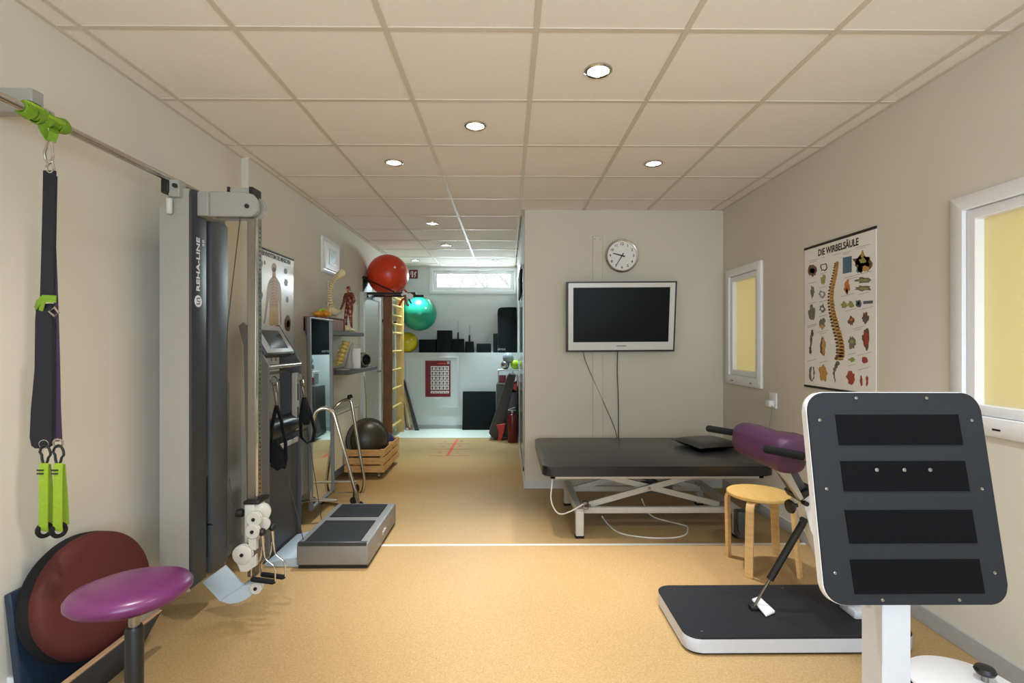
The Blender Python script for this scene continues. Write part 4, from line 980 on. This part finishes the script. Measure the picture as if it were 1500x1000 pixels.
# poles and board leaning at the far wall
o = B().prism([PY(590, 556, 8.43), PY(593, 556, 8.43), PZ(614, 630, .002), PZ(608, 630, .002)], (0, -.025, 0)).build('leaning_board', M_darkp); tag(o, 'dark thin board leaning beside the wall bars', 'board')
for k, (ua, va, ub, m, lab) in enumerate(((592, 574, 607, M_bar, 'pale wooden stick nearest the dark leaning board'), (591, 578, 601, M_bar, 'wooden stick in the middle beside the wall bars'), (590, 585, 596, M_brown, 'brown wooden stick closest to the wall bars'))):
    t = thing('gym_stick', lab, 'stick', PZ(ub, 628, 0), 'sticks leaning beside the wall bars')
    a, c = PY(ua, va, 8.40), PZ(ub, 629, .01)
    B().cyl(c.lerp(a, .05), a, .014, n=10).build('shaft', m, t); B().cyl(c, c.lerp(a, .05), .017, n=10).build('end_cap', M_redplastic if k % 2 else M_white, t)

# ================================================================== BALL BRACKET AND BALLS
t = thing('ball_bracket', 'black steel wall bracket carrying the red ball', 'wall bracket', (-1.6, 6.6, 2.0))
zb = 2.045
for (Y, x1) in ((6.46, PY(609, 430, 6.46).x), (6.80, PY(621, 436, 6.80).x)):
    B().box(XL1, x1, Y - .012, Y + .012, zb - .015, zb + .015, .002, 1).build('arm', M_black, t)
B().tube([(XL1, 6.40, 2.24), (-1.42, 6.44, 2.06)], .009, 8).build('strut', M_black, t)
B().box(-1.78, -1.755, 6.46, 6.80, zb - .05, zb - .02).box(-1.30, -1.275, 6.46, 6.80, zb - .035, zb - .012).build('cross_piece', M_black, t)
B().box(XL1, XL1 + .012, 6.43, 6.83, zb - .06, zb + .22).build('wall_plate', M_black, t)
p = PY(602, 441, 6.8); B().tube([p + V((-.03, 0, .03)), p + V((.005, 0, -.03))], .01, 8).build('hook', M_black, t)
def ball(name, c, r, m, label, group=None):
    t = thing(name, label, 'ball', (c[0], c[1], c[2] - r), group)
    B().sphere(c, r, 48).build('shell', m, t, angle=80)
    a = V((.5, -.8, .25)).normalized(); B().lathe([(.014, -.002), (.014, .002), (.008, .003), (.001, .001)], V(c) + a * r, a, 12).build('valve', M_white, t)
    return t
c = PY(566, 404, 6.63); ball('gymnastic_ball', (max(c.x, XL1 + .272), 6.63, c.z + .012), .265, M_redball, 'large red gymnastic ball on the black wall bracket', 'large gymnastic balls')
c = PY(614, 459, 8.42); ball('gymnastic_ball', (c.x, 8.43, c.z), .285, M_greenball, 'large green gymnastic ball above the yellow ball', 'large gymnastic balls')
c = PY(597, 500, 8.56); ball('gymnastic_ball', (c.x, 8.57, 1.258 + .172), .172, M_yellowball, 'smaller yellow gymnastic ball on the far ledge', 'large gymnastic balls')
# exercise bands tied on the bracket end
t = thing('exercise_bands', 'tangle of red and white exercise bands on the bracket', 'exercise bands', PY(592, 436, 6.42))
for k, (pts, m) in enumerate((([(588, 428), (592, 424), (597, 430), (593, 437), (588, 440), (585, 448)], M_redplastic), ([(590, 426), (595, 432), (600, 437), (605, 433), (599, 430)], M_white), ([(593, 430), (594, 440), (597, 447), (599, 446)], M_walnut), ([(588, 432), (594, 429), (600, 433), (604, 437)], M_white))):
    B().ribbon(rnd([PY(u, v, 6.43 - .012 * k) for u, v in pts], .03), .028, .004, (1, 0, 1)).build('band', m, t)

# ================================================================== LEDGE ITEMS
LZ = 1.258
def blk(name, u0, u1, v0, label, cat='foam block', depth=.16, m=M_foam, taper=0, y=None, group='black blocks on the far ledge'):
    Y = y or YF + .06; a, c = PY(u0, 516, Y).x, PY(u1, 516, Y).x; z1 = PY(0, v0, Y).z
    b = B(); b.prism([(a, Y, LZ), (c, Y, LZ), (c - taper, Y, z1), (a + taper, Y, z1)], (0, depth, 0), .006, 2)
    o = b.build(name, m); tag(o, label, cat, group); return o, (a + c) / 2, z1
blk('foam_block', 613.5, 638, 497, 'low wide black block beside the yellow ball on the ledge')
blk('foam_block', 640, 661, 483.5, 'tallest black block on the far ledge', depth=.2)
_, xa, za = blk('storage_box', 662, 679, 496, 'black box under the taller clear rod on the ledge', 'box')
_, xb, zb2 = blk('storage_box', 680.5, 694, 500, 'black box under the shorter clear rod on the ledge', 'box', taper=.01)
blk('foam_block', 698, 719, 503, 'lowest black block alone between box and rolled mat')
blk('foam_block', 722.5, 729, 488, 'narrow black block left of the tall rolled mat', depth=.1)
for (x, z, h, lab) in ((xa, za, .30, 'taller clear rod with black handle on the ledge box'), (xb, zb2, .28, 'shorter clear rod with black handle on the ledge box')):
    t = thing('hand_pump', lab, 'pump', (x, YF + .12, z), 'clear rods on the ledge boxes')
    B().cyl((x, YF + .12, z), (x, YF + .12, z + .11), .018, .014, n=14).build('handle', M_black, t)
    B().cyl((x, YF + .12, z + .11), (x, YF + .12, z + h), .009, n=12).build('rod', M_silver, t)
# tall mat leaning in the corner, rounded at its top left
Y = YF + .02
pts = [(729.5, 516), (729.5, 492), (729, 470), (728.6, 458), (729.5, 452), (733, 450), (746, 449.5), (757, 449.5), (758, 516)]
t = thing('rolled_mat', 'tall black rolled mat standing at the right end of the ledge', 'exercise mat', (PY(745, 516, Y).x, Y + .1, LZ))
pp = [PY(u, v, Y) for u, v in pts]; 
for p in pp: p.x = min(p.x, XC - .012)
pp[0].z = pp[-1].z = LZ
B().prism(pp, (0, .16, 0), .02, 3).build('mat', M_foam, t)
text('lettering', 'airex', .07, PY(734.5, 511, Y - .002), (1, 0, 0), (0, 0, 1), M_greyball, t)
# calendar poster on the hatch
t = thing('exercise_calendar', 'dark red exercise plan poster with white picture grid on the far wall', 'poster', PY(641, 582, YF - .014))
Yp = YF - .0125
a, c = PY(623, 581, Yp), PY(660, 528, Yp)
B().box(a.x, c.x, Yp - .003, Yp, a.z, c.z).build('sheet', M_redsign, t)
b = B(); b2 = B()
for r in range(6):
    v0, v1 = (536 + r * 7.1, 542.3 + r * 7.1) if r < 5 else (572.5, 576)
    for k in range(5):
        u0 = 631 + k * 5.4; p, q = PY(u0, v1, Yp), PY(u0 + 4.9, v0, Yp)
        b.box(p.x, q.x, Yp - .004, Yp - .003, p.z, q.z)
        p, q = PY(u0 + 1.5, v1 - .5, Yp), PY(u0 + 3.0, v0 + 1.2, Yp); b2.box(p.x, q.x, Yp - .0045, Yp - .004, p.z, q.z)
        if r < 5: p, q = PY(u0 + .8, v0 + 3.2, Yp), PY(u0 + 4, v0 + 2.2, Yp); b2.box(p.x, q.x, Yp - .0045, Yp - .004, p.z, q.z)
b.build('picture_grid', M_paper2, t); b2.build('figures', M_darkp2, t)['kind'] = 'stuff'
p, q = PY(655, 533, Yp), PY(658.5, 529, Yp); B().box(p.x, q.x, Yp - .004, Yp - .003, p.z, q.z).build('logo', M_greyball, t)
p, q = PY(641, 533, Yp), PY(653, 531.5, Yp); B().box(p.x, q.x, Yp - .004, Yp - .003, p.z, q.z).build('heading', M_redtape, t)
p = PY(640, 584, Yp); B().prism([PY(632, 581, Yp - .002), PY(650, 581, Yp - .002), PY(641, 586, Yp - .004)], (0, .001, 0)).build('torn_sheet', M_paper2, t)
# fire extinguisher sign
Yp = YU - .003; a, c = PY(599.5, 408, Yp), PY(612, 395, Yp)
t = thing('fire_sign', 'small dark red fire extinguisher sign on the far wall', 'sign', V(((a.x + c.x) / 2, Yp, a.z)))
B().box(a.x, c.x, Yp - .004, Yp + .002, a.z, c.z).build('plate', M_redsign, t)
def sp_(u, v): return PY(u, v, Yp - .005)
B().tube([sp_(604, 406), sp_(604, 399.5), sp_(605, 398)], .011, 8).tube(rnd([sp_(605, 398), sp_(603, 397), sp_(601.5, 399.5), sp_(601.5, 402)], .02), .005, 6).tube(rnd([sp_(606.5, 406), sp_(609, 404), sp_(608, 401), sp_(610, 397.5), sp_(607, 399.5), sp_(606.5, 403)], .02), .006, 6).build('pictogram', M_white, t)
# black board leaning on the low wall
a, c = PY(677.5, 626, 8.35), PY(726.5, 573, 8.42)
o = B().prism([(a.x, 8.35, 0), (c.x, 8.35, 0), (c.x, 8.435, c.z), (a.x, 8.435, c.z)], (0, -.05, 0), .006, 2).build('gym_mat', M_foam); tag(o, 'square black mat leaning against the low far wall', 'exercise mat')

# ================================================================== CORNER: CABINET, STEP BOARD, BALLS
t = thing('storage_cabinet', 'low dark cabinet at the right end of the far room', 'cabinet', (.02, 7.95, 0))
kx0 = PY(727, 600, 7.8).x
B().box(kx0, XC - .02, 7.8, 8.2, .02, PY(0, 564, 7.8).z, .004, 1).build('body', mat('cabinet_teal_grey', (70, 76, 76), .5), t)
for k in range(2):
    dd = B().box(kx0 + .01 + k * .17, kx0 + .165 + k * .17, 7.785, 7.8, .05, .76, .003, 1).build('door', mat('cabinet_door', (92, 104, 104), .5), t)
    B().cyl((kx0 + .14 + k * .06, 7.775, .45), (kx0 + .14 + k * .06, 7.775, .53), .006, n=8).build('handle', M_alu, dd)
cz2 = PY(0, 564, 7.8).z
t = thing('ball_tray', 'clear plastic tub with pink contents and shelf lid on the cabinet', 'storage box', (-.03, 7.95, cz2))
B().box(kx0 + .02, kx0 + .16, 7.82, 8.0, cz2, cz2 + .03, .006).build('tub_base', M_pulley, t)
B().box(kx0 + .04, kx0 + .15, 7.83, 7.98, cz2 + .03, cz2 + .14, .01).build('pink_bag', mat('pink_plastic', (150, 60, 84), .5, var=.3, scale=40), t)
B().box(kx0 + .025, kx0 + .035, 7.82, 8.0, cz2 + .03, cz2 + .2).box(kx0 + .25, kx0 + .26, 7.82, 8.0, cz2, cz2 + .2).build('tub_side', M_greyball, t)
tz = PY(0, 541.5, 7.85).z
B().box(kx0 + .02, XC - .03, 7.82, 8.05, tz - .02, tz, .003).build('tray', M_white, t)
for (u, v, r, m, lab) in ((740, 538, .068, M_steel, 'small silver ball on the tray below the grey ball'), (755, 537, .075, M_limeball, 'lime green ball on the tray by the passage wall')):
    p = PY(u, v, 7.93); o = B().sphere((p.x, 7.93, tz + r * .98), r, 28).build('hand_ball', m); tag(o, lab, 'ball', 'small balls on the tray')
p = PY(744.5, 527, 7.95); o = B().sphere((p.x, 7.96, tz + .068 * 1.62 + .062), .088, 32).build('hand_ball', M_greyball); tag(o, 'larger grey ball on top of the two small balls', 'ball', 'small balls on the tray')
# step board standing on its end
t = thing('step_board', 'dark step aerobic board standing on end with red risers', 'step board', (-.05, 7.6, 0))
Y0 = 7.42
b = B().prism([PY(716, 634, Y0), PY(721, 641, Y0), PY(733, 641, Y0), PY(756, 549, Y0), PY(746, 548, Y0), PY(743, 552, Y0)], (0, .34, 0), .008, 2); b.build('deck', mat('step_grey', (66, 62, 58), .6, var=.08), t)
B().prism([PY(757, 549, Y0 + .02), PY(758.5, 549, Y0 + .02), PY(758, 562, Y0 + .02), PY(757, 573, Y0 + .02), PY(750, 569, Y0 + .02), PY(751, 563, Y0 + .02), PY(758, 560, Y0 + .02)], (0, .28, 0), .006, 1).build('riser', M_redplastic, t)
B().prism([PY(727, 622, Y0 - .03), PY(741, 620, Y0 - .03), PY(738, 632, Y0 - .03), PY(734, 647, Y0 - .03), PY(729, 647, Y0 - .03), PY(731, 632, Y0 - .03)], (0, .3, 0), .006, 1).build('riser', M_redplastic, t)
B().box(PY(740, 0, Y0).x, XC - .02, Y0 + .03, Y0 + .3, .06, .7, .006).build('underside', M_darkp, t)
# fire extinguisher
p = PY(754, 645, 7.3); ex = min(p.x, XC - .1)
t = thing('fire_extinguisher', 'red fire extinguisher standing behind the passage corner', 'fire extinguisher', (ex, 7.27, 0))
B().lathe([(.001, 0), (.06, 0), (.066, .01), (.066, .36), (.055, .40), (.025, .42), (.001, .42)], (ex, 7.27, 0), n=24).build('tank', mat('extinguisher_red', (100, 16, 16), .3), t)
B().cyl((ex, 7.27, .42), (ex, 7.27, .455), .018, n=12).box(ex - .06, ex + .05, 7.258, 7.282, .45, .465, .003).obox((ex - .01, 7.27, .485), .11, .02, .012, (1, 0, .35)).build('valve', M_silver, t)
B().tube(rnd([(ex + .02, 7.25, .45), (ex + .085, 7.24, .42), (ex + .082, 7.24, .2), (ex + .078, 7.24, .12)], .05), .008, 8).build('hose', M_black, t)
# black mats hung on the passage wall and an aluminium framed panel
t = thing('hanging_mat', 'black mat hanging from a rail on the passage wall', 'exercise mat', (XC - .03, 6.0, 1.9))
B().box(XC - .035, XC - .012, 5.35, 6.4, 1.95, 2.20, .008, 2).build('mat', M_foam, t)
B().cyl((XC - .03, 5.25, 2.225), (XC - .03, 6.5, 2.225), .012, n=10).box(XC - .03, XC, 5.3, 5.33, 2.21, 2.24).box(XC - .03, XC, 6.42, 6.45, 2.21, 2.24).build('rail', M_alu, t)
t = thing('passage_panel', 'aluminium framed glass panel on the passage wall', 'wall panel', (XC - .01, 6.1, .1))
B().box(XC - .012, XC, 5.24, 5.28, .1, 2.2).box(XC - .012, XC, 6.98, 7.02, .1, 2.2).box(XC - .012, XC, 5.24, 7.02, .1, .14).build('frame', M_alu, t)
B().box(XC - .006, XC - .001, 5.28, 6.98, .14, 1.94).build('glass', mat('greenish_glass', (170, 196, 186), .12, var=.01), t)

# ================================================================== FLOOR MARKINGS
t = thing('floor_marking', 'red taped ladder marking on the passage floor', 'floor marking', (-.78, 7.0, 0))
def strip(u0, v0, u1, v1, w, m=M_redtape, name='tape'):
    a, c = PZ(u0, v0, .0015), PZ(u1, v1, .0015); d = (c - a).normalized(); s_ = V((-d.y, d.x, 0)) * w / 2
    B().prism([a + s_, a - s_, c - s_, c + s_], (0, 0, .001)).build(name, m, t)
strip(670, 643, 655.5, 667, .035)
M_faded = mat('faded_red_tape', (196, 120, 92), .6, var=.15, scale=20)
for (v, u0, u1) in ((649.5, 640, 690), (657.5, 634, 688), (667, 628, 686)): strip(u0, v, u1, v, .022, M_faded)
for (u, v, s_) in ((652, 646.5, '6'), (676, 646, '5'), (648, 653.5, '4'), (674, 653, '3'), (644, 662, '2'), (671, 662, '1')):
    p = PZ(u, v, .002); text('number', s_, .13, p, (1, 0, 0), (0, 1, 0), M_faded, t, depth=.0005)

# ================================================================== TELEVISION, CLOCK, DUCT
Y = 4.80
t = thing('television', 'flat television with white bezel and black screen on the middle wall', 'television', PY(911, 515, 4.85))
TL, TR, BR, BL = PY(830, 412.5, 4.78), PY(992, 411.5, 4.76), PY(988, 514.5, 4.84), PY(830, 515.5, 4.85)
def tv(s, q, d):
    p = TL.lerp(TR, s).lerp(BL.lerp(BR, s), q); return p + V((0, 1, 0)) * d
def tvb(s0, s1, q0, q1, d0, d1): return B().prism([tv(s0, q0, d0), tv(s1, q0, d0), tv(s1, q1, d0), tv(s0, q1, d0)], (0, d1 - d0, 0))
tvb(0, 1, 0, 1, .0, .06).build('casing', M_black, t)
b = B().ring(tv, (.016, .984, .022, .975), (.06, .938, .085, .86), -.006, .002, 0)
b.build('bezel', mat('tv_white', (216, 214, 208), .3, var=.01), t)
tvb(.058, .94, .083, .862, -.002, .004).build('screen', mat('tv_screen', (5, 6, 6), .4, var=0), t)
MATS['tv_screen'].node_tree.nodes['Principled BSDF'].inputs['Specular IOR Level'].default_value = .15
tvb(.46, .55, .905, .925, -.0068, -.005).build('logo', M_greyball, t)
B().box(PY(890, 0, 4.9).x, PY(930, 0, 4.9).x, 4.84, YT, 1.45, 1.75, .004).build('wall_mount', M_black, t)
tc_ = cable('television_cable', 'dark cable hanging straight down below the television', [PY(905, 512, 4.88), PY(904, 540, 4.95), PY(906, 590, 4.955), PY(906, 640, 4.955), PY(906, 690, 4.955)], .0045, M_cable)
cable('television_cable', 'thin dark cable slanting from the television towards the couch', [PY(854, 512, 4.88), PY(857, 528, 4.95), PY(880, 580, 4.955), PY(905, 636, 4.955), PY(908, 690, 4.955)], .0032, M_cable)
c = PY(911, 374.5, YT - .03)
t = thing('wall_clock', 'round wall clock with silver rim above the television', 'clock', c)
R = 24.5 / F * (YT - .03)
B().lathe([(R * .86, 0), (R * .88, -.014), (R * .95, -.018), (R, -.008), (R, .03), (.001, .03), (.001, 0)], c, (0, 1, 0), 56).build('rim', M_chrome, t)
fc = B().lathe([(.001, -.002), (R * .88, -.002), (R * .88, .004), (.001, .004)], c, (0, 1, 0), 48).build('dial', M_paper2, t)
for k in range(1, 13):
    a = math.radians(30 * k); text('numeral', str(k), .036, c + V((math.sin(a) * R * .70, -.003, math.cos(a) * R * .70)), (1, 0, 0), (0, 0, 1), M_ink, fc, bold=.0006)
for (ang, ln, w) in ((285, .56, .007), (211, .74, .005)):
    a = math.radians(ang); d = V((math.sin(a), 0, math.cos(a))); s_ = V((d.z, 0, -d.x)) * w
    B().prism([c + d * -.03 + s_ + V((0, -.005, 0)), c + d * -.03 - s_ + V((0, -.005, 0)), c + d * R * ln - s_ * .6 + V((0, -.005, 0)), c + d * R * ln + s_ * .6 + V((0, -.005, 0))], (0, -.0015, 0)).build('hand', M_ink, t)
B().cyl(c + V((0, -.004, 0)), c + V((0, -.010, 0)), .008, n=12).build('hub', M_ink, t)
a, c = PY(868, 346, YT), PY(882, 346, YT)
t = thing('cable_duct', 'wall coloured cable duct running down behind the television', 'cable duct', (a.x, YT, .1))
B().box(a.x, c.x, YT - .018, YT, .08, a.z, .003, 1).build('channel', M_wall, t)
B().cyl((a.x + .02, YT - .02, a.z - .03), (a.x + .02, YT - .016, a.z - .03), .004, n=8).cyl((c.x - .02, YT - .02, a.z - .03), (c.x - .02, YT - .016, a.z - .03), .004, n=8).build('screw', M_ink, t)
# socket on the right wall
a, c = PX(1129, 598, XR), PX(1139, 576, XR)
t = thing('wall_socket', 'small white socket with plug on the right wall', 'socket', (XR, (a.y + c.y) / 2, a.z))
B().box(XR - .014, XR, c.y, a.y, a.z + .01, c.z, .004).build('plate', M_white, t)
B().box(XR - .05, XR - .012, c.y + .03, a.y - .01, a.z + .02, a.z + .07, .006).build('plug', M_white, t)
B().tube(rnd([PX(1131, 594, XR - .03), PX(1130, 606, XR - .02), PX(1127, 622, XR - .01), PX(1124, 640, XR - .01)], .03), .003, 6).build('plug_cable', M_greyball, t)

# ================================================================== POSTERS (flat print)
def blob(b, fx, cx, cy, rx, ry, mi, n=14, rough=.25, lift=0, seed=None):
    rr = random.Random(seed if seed is not None else int(cx * 31 + cy)); b.mi = mi; pts = []
    for k in range(n):
        a = 2 * math.pi * k / n; q = 1 + rough * (rr.random() - .5) * 2
        pts.append(fx(cx + rx * q * math.cos(a), cy + ry * q * math.sin(a), lift))
    b.poly(pts)
def quad(b, fx, x0, y0, x1, y1, mi, lift=0, sk=0):
    b.mi = mi; b.poly([fx(x0, y0, lift), fx(x1, y0 + sk, lift), fx(x1, y1 + sk, lift), fx(x0, y1, lift)])
INKS = [M_ink, mat('print_ochre', (190, 146, 78), .5, var=.25, scale=200), mat('print_brown', (110, 74, 44), .5, var=.3, scale=200), mat('print_grey', (112, 112, 100), .5, var=.3, scale=200), mat('print_blue', (74, 104, 128), .5, var=.4, scale=120),
        mat('print_red', (160, 66, 48), .5, var=.25, scale=200), mat('print_skin', (204, 120, 66), .5, var=.15), mat('print_olive', (150, 150, 84), .5, var=.2, scale=150), mat('print_line', (150, 146, 140), .5), mat('print_steel', (86, 92, 104), .5, var=.25, scale=150),
        mat('print_flesh', (176, 146, 118), .5, var=.3, scale=90), mat('print_yellow', (196, 160, 92), .5, var=.2, scale=120), M_paper]
# right poster
XP = XR - .004
t = thing('spine_poster', 'white spine anatomy wall chart on the right wall', 'poster', (XP, 3.28, 1.08))
def fr(x, y, lift=0): p = PX(1160 + x * 140 / 519, 320 + y * 270 / 1000, XP - .001 - lift); return p
cnr = [fr(70, 168, 0), fr(457, 54, 0), fr(457, 942, 0), fr(70, 914, 0)]
yA, yB_ = cnr[0].y, cnr[1].y; zT = (cnr[0].z + cnr[1].z) / 2; zB = (cnr[2].z + cnr[3].z) / 2 - .0
B().box(XP - .0008, XP + .003, yB_, yA, zB, zT).build('sheet', M_paper, t)
B().box(XP - .006, XP + .004, yB_ - .004, yA + .004, zT - .004, zT + .012, .002, 1).build('top_rail', M_ink, t)
B().box(XP - .006, XP + .004, yB_ - .004, yA + .004, zB - .012, zB + .003, .002, 1).build('bottom_rail', M_ink, t)
yc = (fr(155, 178).y + fr(346, 132).y) / 2
text('title', 'DIE WIRBELSÄULE', .062, (XP - .0015, yc, fr(250, 158).z), (0, -1, 0), (0, 0, 1), M_ink, t, sx=.80, depth=.0003, bold=.0018)
b = B()
sp = [(243, 240), (240, 262), (236, 290), (229, 320), (222, 350), (215, 385), (212, 420), (213, 455), (218, 490), (225, 525), (234, 560), (243, 595), (253, 632), (262, 668), (267, 705), (266, 740), (256, 768)]
for i in range(len(sp) * 2 - 2):
    q = i / 2; k = int(q); f_ = q - k; x = sp[k][0] * (1 - f_) + sp[k + 1][0] * f_; y = sp[k][1] * (1 - f_) + sp[k + 1][1] * f_
    w = 9 + 11 * i / 32; blob(b, fr, x + 3, y, w, 8.5 + i * .22, 1, 10, .12, .0002, i); blob(b, fr, x - w * 1.0, y + 5, w * .55, 5 + i * .12, 2, 7, .25, .0003, i + 50); blob(b, fr, x + 5, y + 8.5 + i * .1, w * .9, 2.2, 6 if i < 8 else 2, 8, .1, .0004, i + 90)
for k, (x, y) in enumerate(((248, 785), (240, 800), (232, 818), (228, 838), (230, 858), (234, 876))): blob(b, fr, x, y, 12 - k * 1.8, 13, 3, 8, .15, .0002, k)
for (x, y, rx, ry, mi) in ((112, 285, 20, 34, 2), (112, 285, 12, 15, 3), (173, 262, 21, 21, 0), (173, 262, 15, 15, 12), (111, 400, 11, 32, 3), (171, 333, 13, 27, 7), (171, 335, 6, 9, 2), (165, 412, 16, 22, 8), (165, 410, 9, 11, 12), (108, 515, 17, 40, 3), (165, 488, 15, 24, 3), (164, 490, 7, 8, 12), (165, 570, 15, 30, 3), (165, 588, 11, 13, 1),
                           (100, 710, 7, 25, 2), (104, 660, 6, 28, 2), (110, 622, 7, 20, 2), (167, 690, 15, 50, 2), (172, 690, 9, 48, 1), (107, 835, 15, 40, 3), (111, 838, 6, 34, 12), (169, 840, 21, 45, 1), (169, 840, 7, 38, 2),
                           (385, 240, 52, 52, 2), (385, 235, 36, 34, 3), (385, 228, 20, 14, 7), (383, 195, 9, 22, 1), (370, 275, 22, 18, 4), (402, 272, 18, 16, 1), (299, 370, 17, 34, 6), (299, 395, 8, 16, 5), (390, 335, 42, 15, 3), (390, 335, 26, 6, 7), (390, 378, 42, 15, 3), (390, 380, 26, 6, 7), (282, 468, 17, 17, 7), (320, 466, 17, 17, 7),
                           (362, 460, 17, 19, 9), (362, 460, 7, 8, 12), (321, 555, 17, 24, 2), (321, 548, 9, 8, 6), (399, 540, 20, 32, 2), (399, 552, 11, 15, 9), (326, 670, 20, 34, 3), (326, 668, 9, 12, 7), (400, 655, 19, 56, 2), (404, 652, 12, 45, 5), (326, 765, 18, 12, 7), (395, 767, 16, 18, 5), (318, 858, 21, 38, 5), (322, 858, 11, 28, 8), (376, 880, 7, 32, 5), (408, 880, 7, 32, 5)):
    blob(b, fr, x, y, rx, ry, mi, 18, .3, .0003 + .0001 * (mi in (12, 7, 1, 6, 5, 9)))
quad(b, fr, 276, 212, 325, 300, 4, .0003, -10); quad(b, fr, 387, 448, 440, 464, 9, .0003, -4)
for (x, y, w) in ((86, 232, 58), (92, 240, 44), (160, 212, 20), (90, 352, 42), (150, 300, 40), (150, 376, 36), (90, 462, 44), (148, 452, 44), (146, 532, 46), (86, 582, 50), (86, 590, 44), (138, 618, 60), (148, 626, 40), (82, 774, 52), (148, 782, 50), (220, 198, 46), (278, 186, 42), (278, 194, 36), (344, 158, 80), (350, 166, 50), (284, 322, 150), (300, 330, 60), (268, 422, 70), (362, 412, 60), (288, 502, 60), (366, 494, 76), (330, 598, 62), (340, 606, 40), (306, 738, 40), (356, 742, 80), (300, 800, 52), (360, 820, 66)):
    quad(b, fr, x, y, x + w, y + 2.2, 8, .0003, -w * .26)
b.build('printed_figures', INKS, t)
# left poster
XP = XL1 + .004
t = thing('nerve_poster', 'glossy nervous system wall chart with a back view body on the left wall', 'poster', (XP, 4.0, 1.2))
def fl_(x, y, lift=0): return PX(370 + x * 70 / 500, 355 + y * 140 / 1000, XP + .001 + lift)
yA, yB_ = fl_(34, 38).y, fl_(428, 172).y; zT = fl_(34, 38).z; zB = 1.13
B().box(XP - .003, XP + .0008, yA, yB_, zB, zT).build('sheet', M_paper, t)
B().box(XP - .003, XP + .006, yA - .004, yB_ + .004, zT - .004, zT + .010, .002, 1).build('top_rail', M_ink, t)
B().box(XP - .003, XP + .006, yA - .004, yB_ + .004, zB - .010, zB + .003, .002, 1).build('bottom_rail', M_ink, t)
text('title', 'NERVENSYSTEM DES MENSCHEN', .046, (XP + .0016, (yA + yB_) / 2, fl_(230, 155).z), (0, 1, 0), (0, 0, 1), M_ink, t, sx=.78, depth=.0003, bold=.0015)
b = B()
def pg(pts, mi, lift): b.mi = mi; b.poly([fl_(x, y, lift) for x, y in pts])
blob(b, fl_, 224, 262, 27, 48, 10, 16, .03, .0003); pg([(208, 300), (240, 300), (246, 370), (204, 370)], 10, .0003)
pg([(206, 360), (244, 360), (286, 425), (296, 480), (280, 560), (270, 660), (272, 860), (176, 860), (176, 660), (172, 560), (160, 440), (176, 395)], 10, .0003)
pg([(160, 440), (178, 470), (170, 600), (150, 720), (140, 800), (128, 850), (112, 850), (122, 790), (138, 650), (148, 520)], 10, .0004)
pg([(280, 450), (296, 470), (302, 560), (300, 700), (304, 800), (300, 860), (288, 858), (284, 760), (276, 600), (272, 520)], 10, .0004)
pg([(182, 680), (266, 680), (270, 860), (228, 850), (220, 720), (212, 850), (178, 860)], 11, .0005)
blob(b, fl_, 224, 285, 20, 26, 2, 14, .05, .0005); pg([(220, 320), (228, 320), (232, 680), (216, 680)], 6, .0006)
for k in range(9):
    y = 400 + k * 30; pg([(218, y), (186 + k, y + 18), (186 + k, y + 22), (218, y + 6)], 2, .0006); pg([(228, y), (266 - k, y + 20), (266 - k, y + 24), (228, y + 6)], 2, .0006)
for s_ in (0, 1): pg([(186 + 44 * s_, 860), (214 + 48 * s_, 860), (206 + 46 * s_, 1240), (190 + 46 * s_, 1240)], 10, .0003)
for (x, y, rx, ry, mi) in ((82, 225, 26, 44, 7), (84, 215, 16, 22, 2), (126, 210, 10, 22, 5), (76, 560, 32, 54, 3), (60, 800, 22, 60, 0), (366, 850, 32, 86, 2), (372, 850, 14, 40, 1), (362, 600, 16, 30, 3), (345, 300, 18, 30, 8), (350, 420, 20, 40, 8)):
    blob(b, fl_, x, y, rx, ry, mi, 16, .12, .0004 + .0001 * (mi in (2, 1)))
for (x, y, w) in ((44, 690, 50), (44, 710, 40), (340, 750, 56), (330, 250, 60), (330, 268, 50), (60, 150, 30), (330, 560, 50)): quad(b, fl_, x, y, x + w, y + 3, 8, .0004, w * .2)
b.build('printed_figures', INKS, t)

# ================================================================== BARE TREES OUTSIDE THE FAR WINDOW
def tree(x, y, h, seed, label):
    rr = random.Random(seed); b = B()
    def grow(p, d, l, r, n):
        q = p + d * l; b.tube([p, q], [r, r * .7], 5)
        if n == 0: return
        for k in range(3 if n > 1 else 2):
            dd = (d + V((rr.uniform(-.7, .7), rr.uniform(-.5, .5), rr.uniform(-.15, .4)))).normalized(); grow(q, dd, l * rr.uniform(.6, .85), r * .62, n - 1)
    t = thing('bare_tree', label, 'tree', (x, y, 0), 'bare trees outside the far window')
    b.tube([(x, y, 0), (x, y, h * .3)], [.07, .06], 7); grow(V((x, y, h * .3)), V((0, 0, 1)), h * .22, .05, 4); b.build('branches', M_tree, t)
for k, (x, y, lab) in enumerate(((-2.6, 14, 'bare tree outside at the left of the far window'), (-1.4, 13, 'bare tree outside left of the middle of the far window'), (-.35, 14.5, 'bare tree outside right of the middle of the far window'), (.4, 13.4, 'bare tree outside at the right of the far window'))):
    tree(x, y, 4.2, 11 + k, lab)
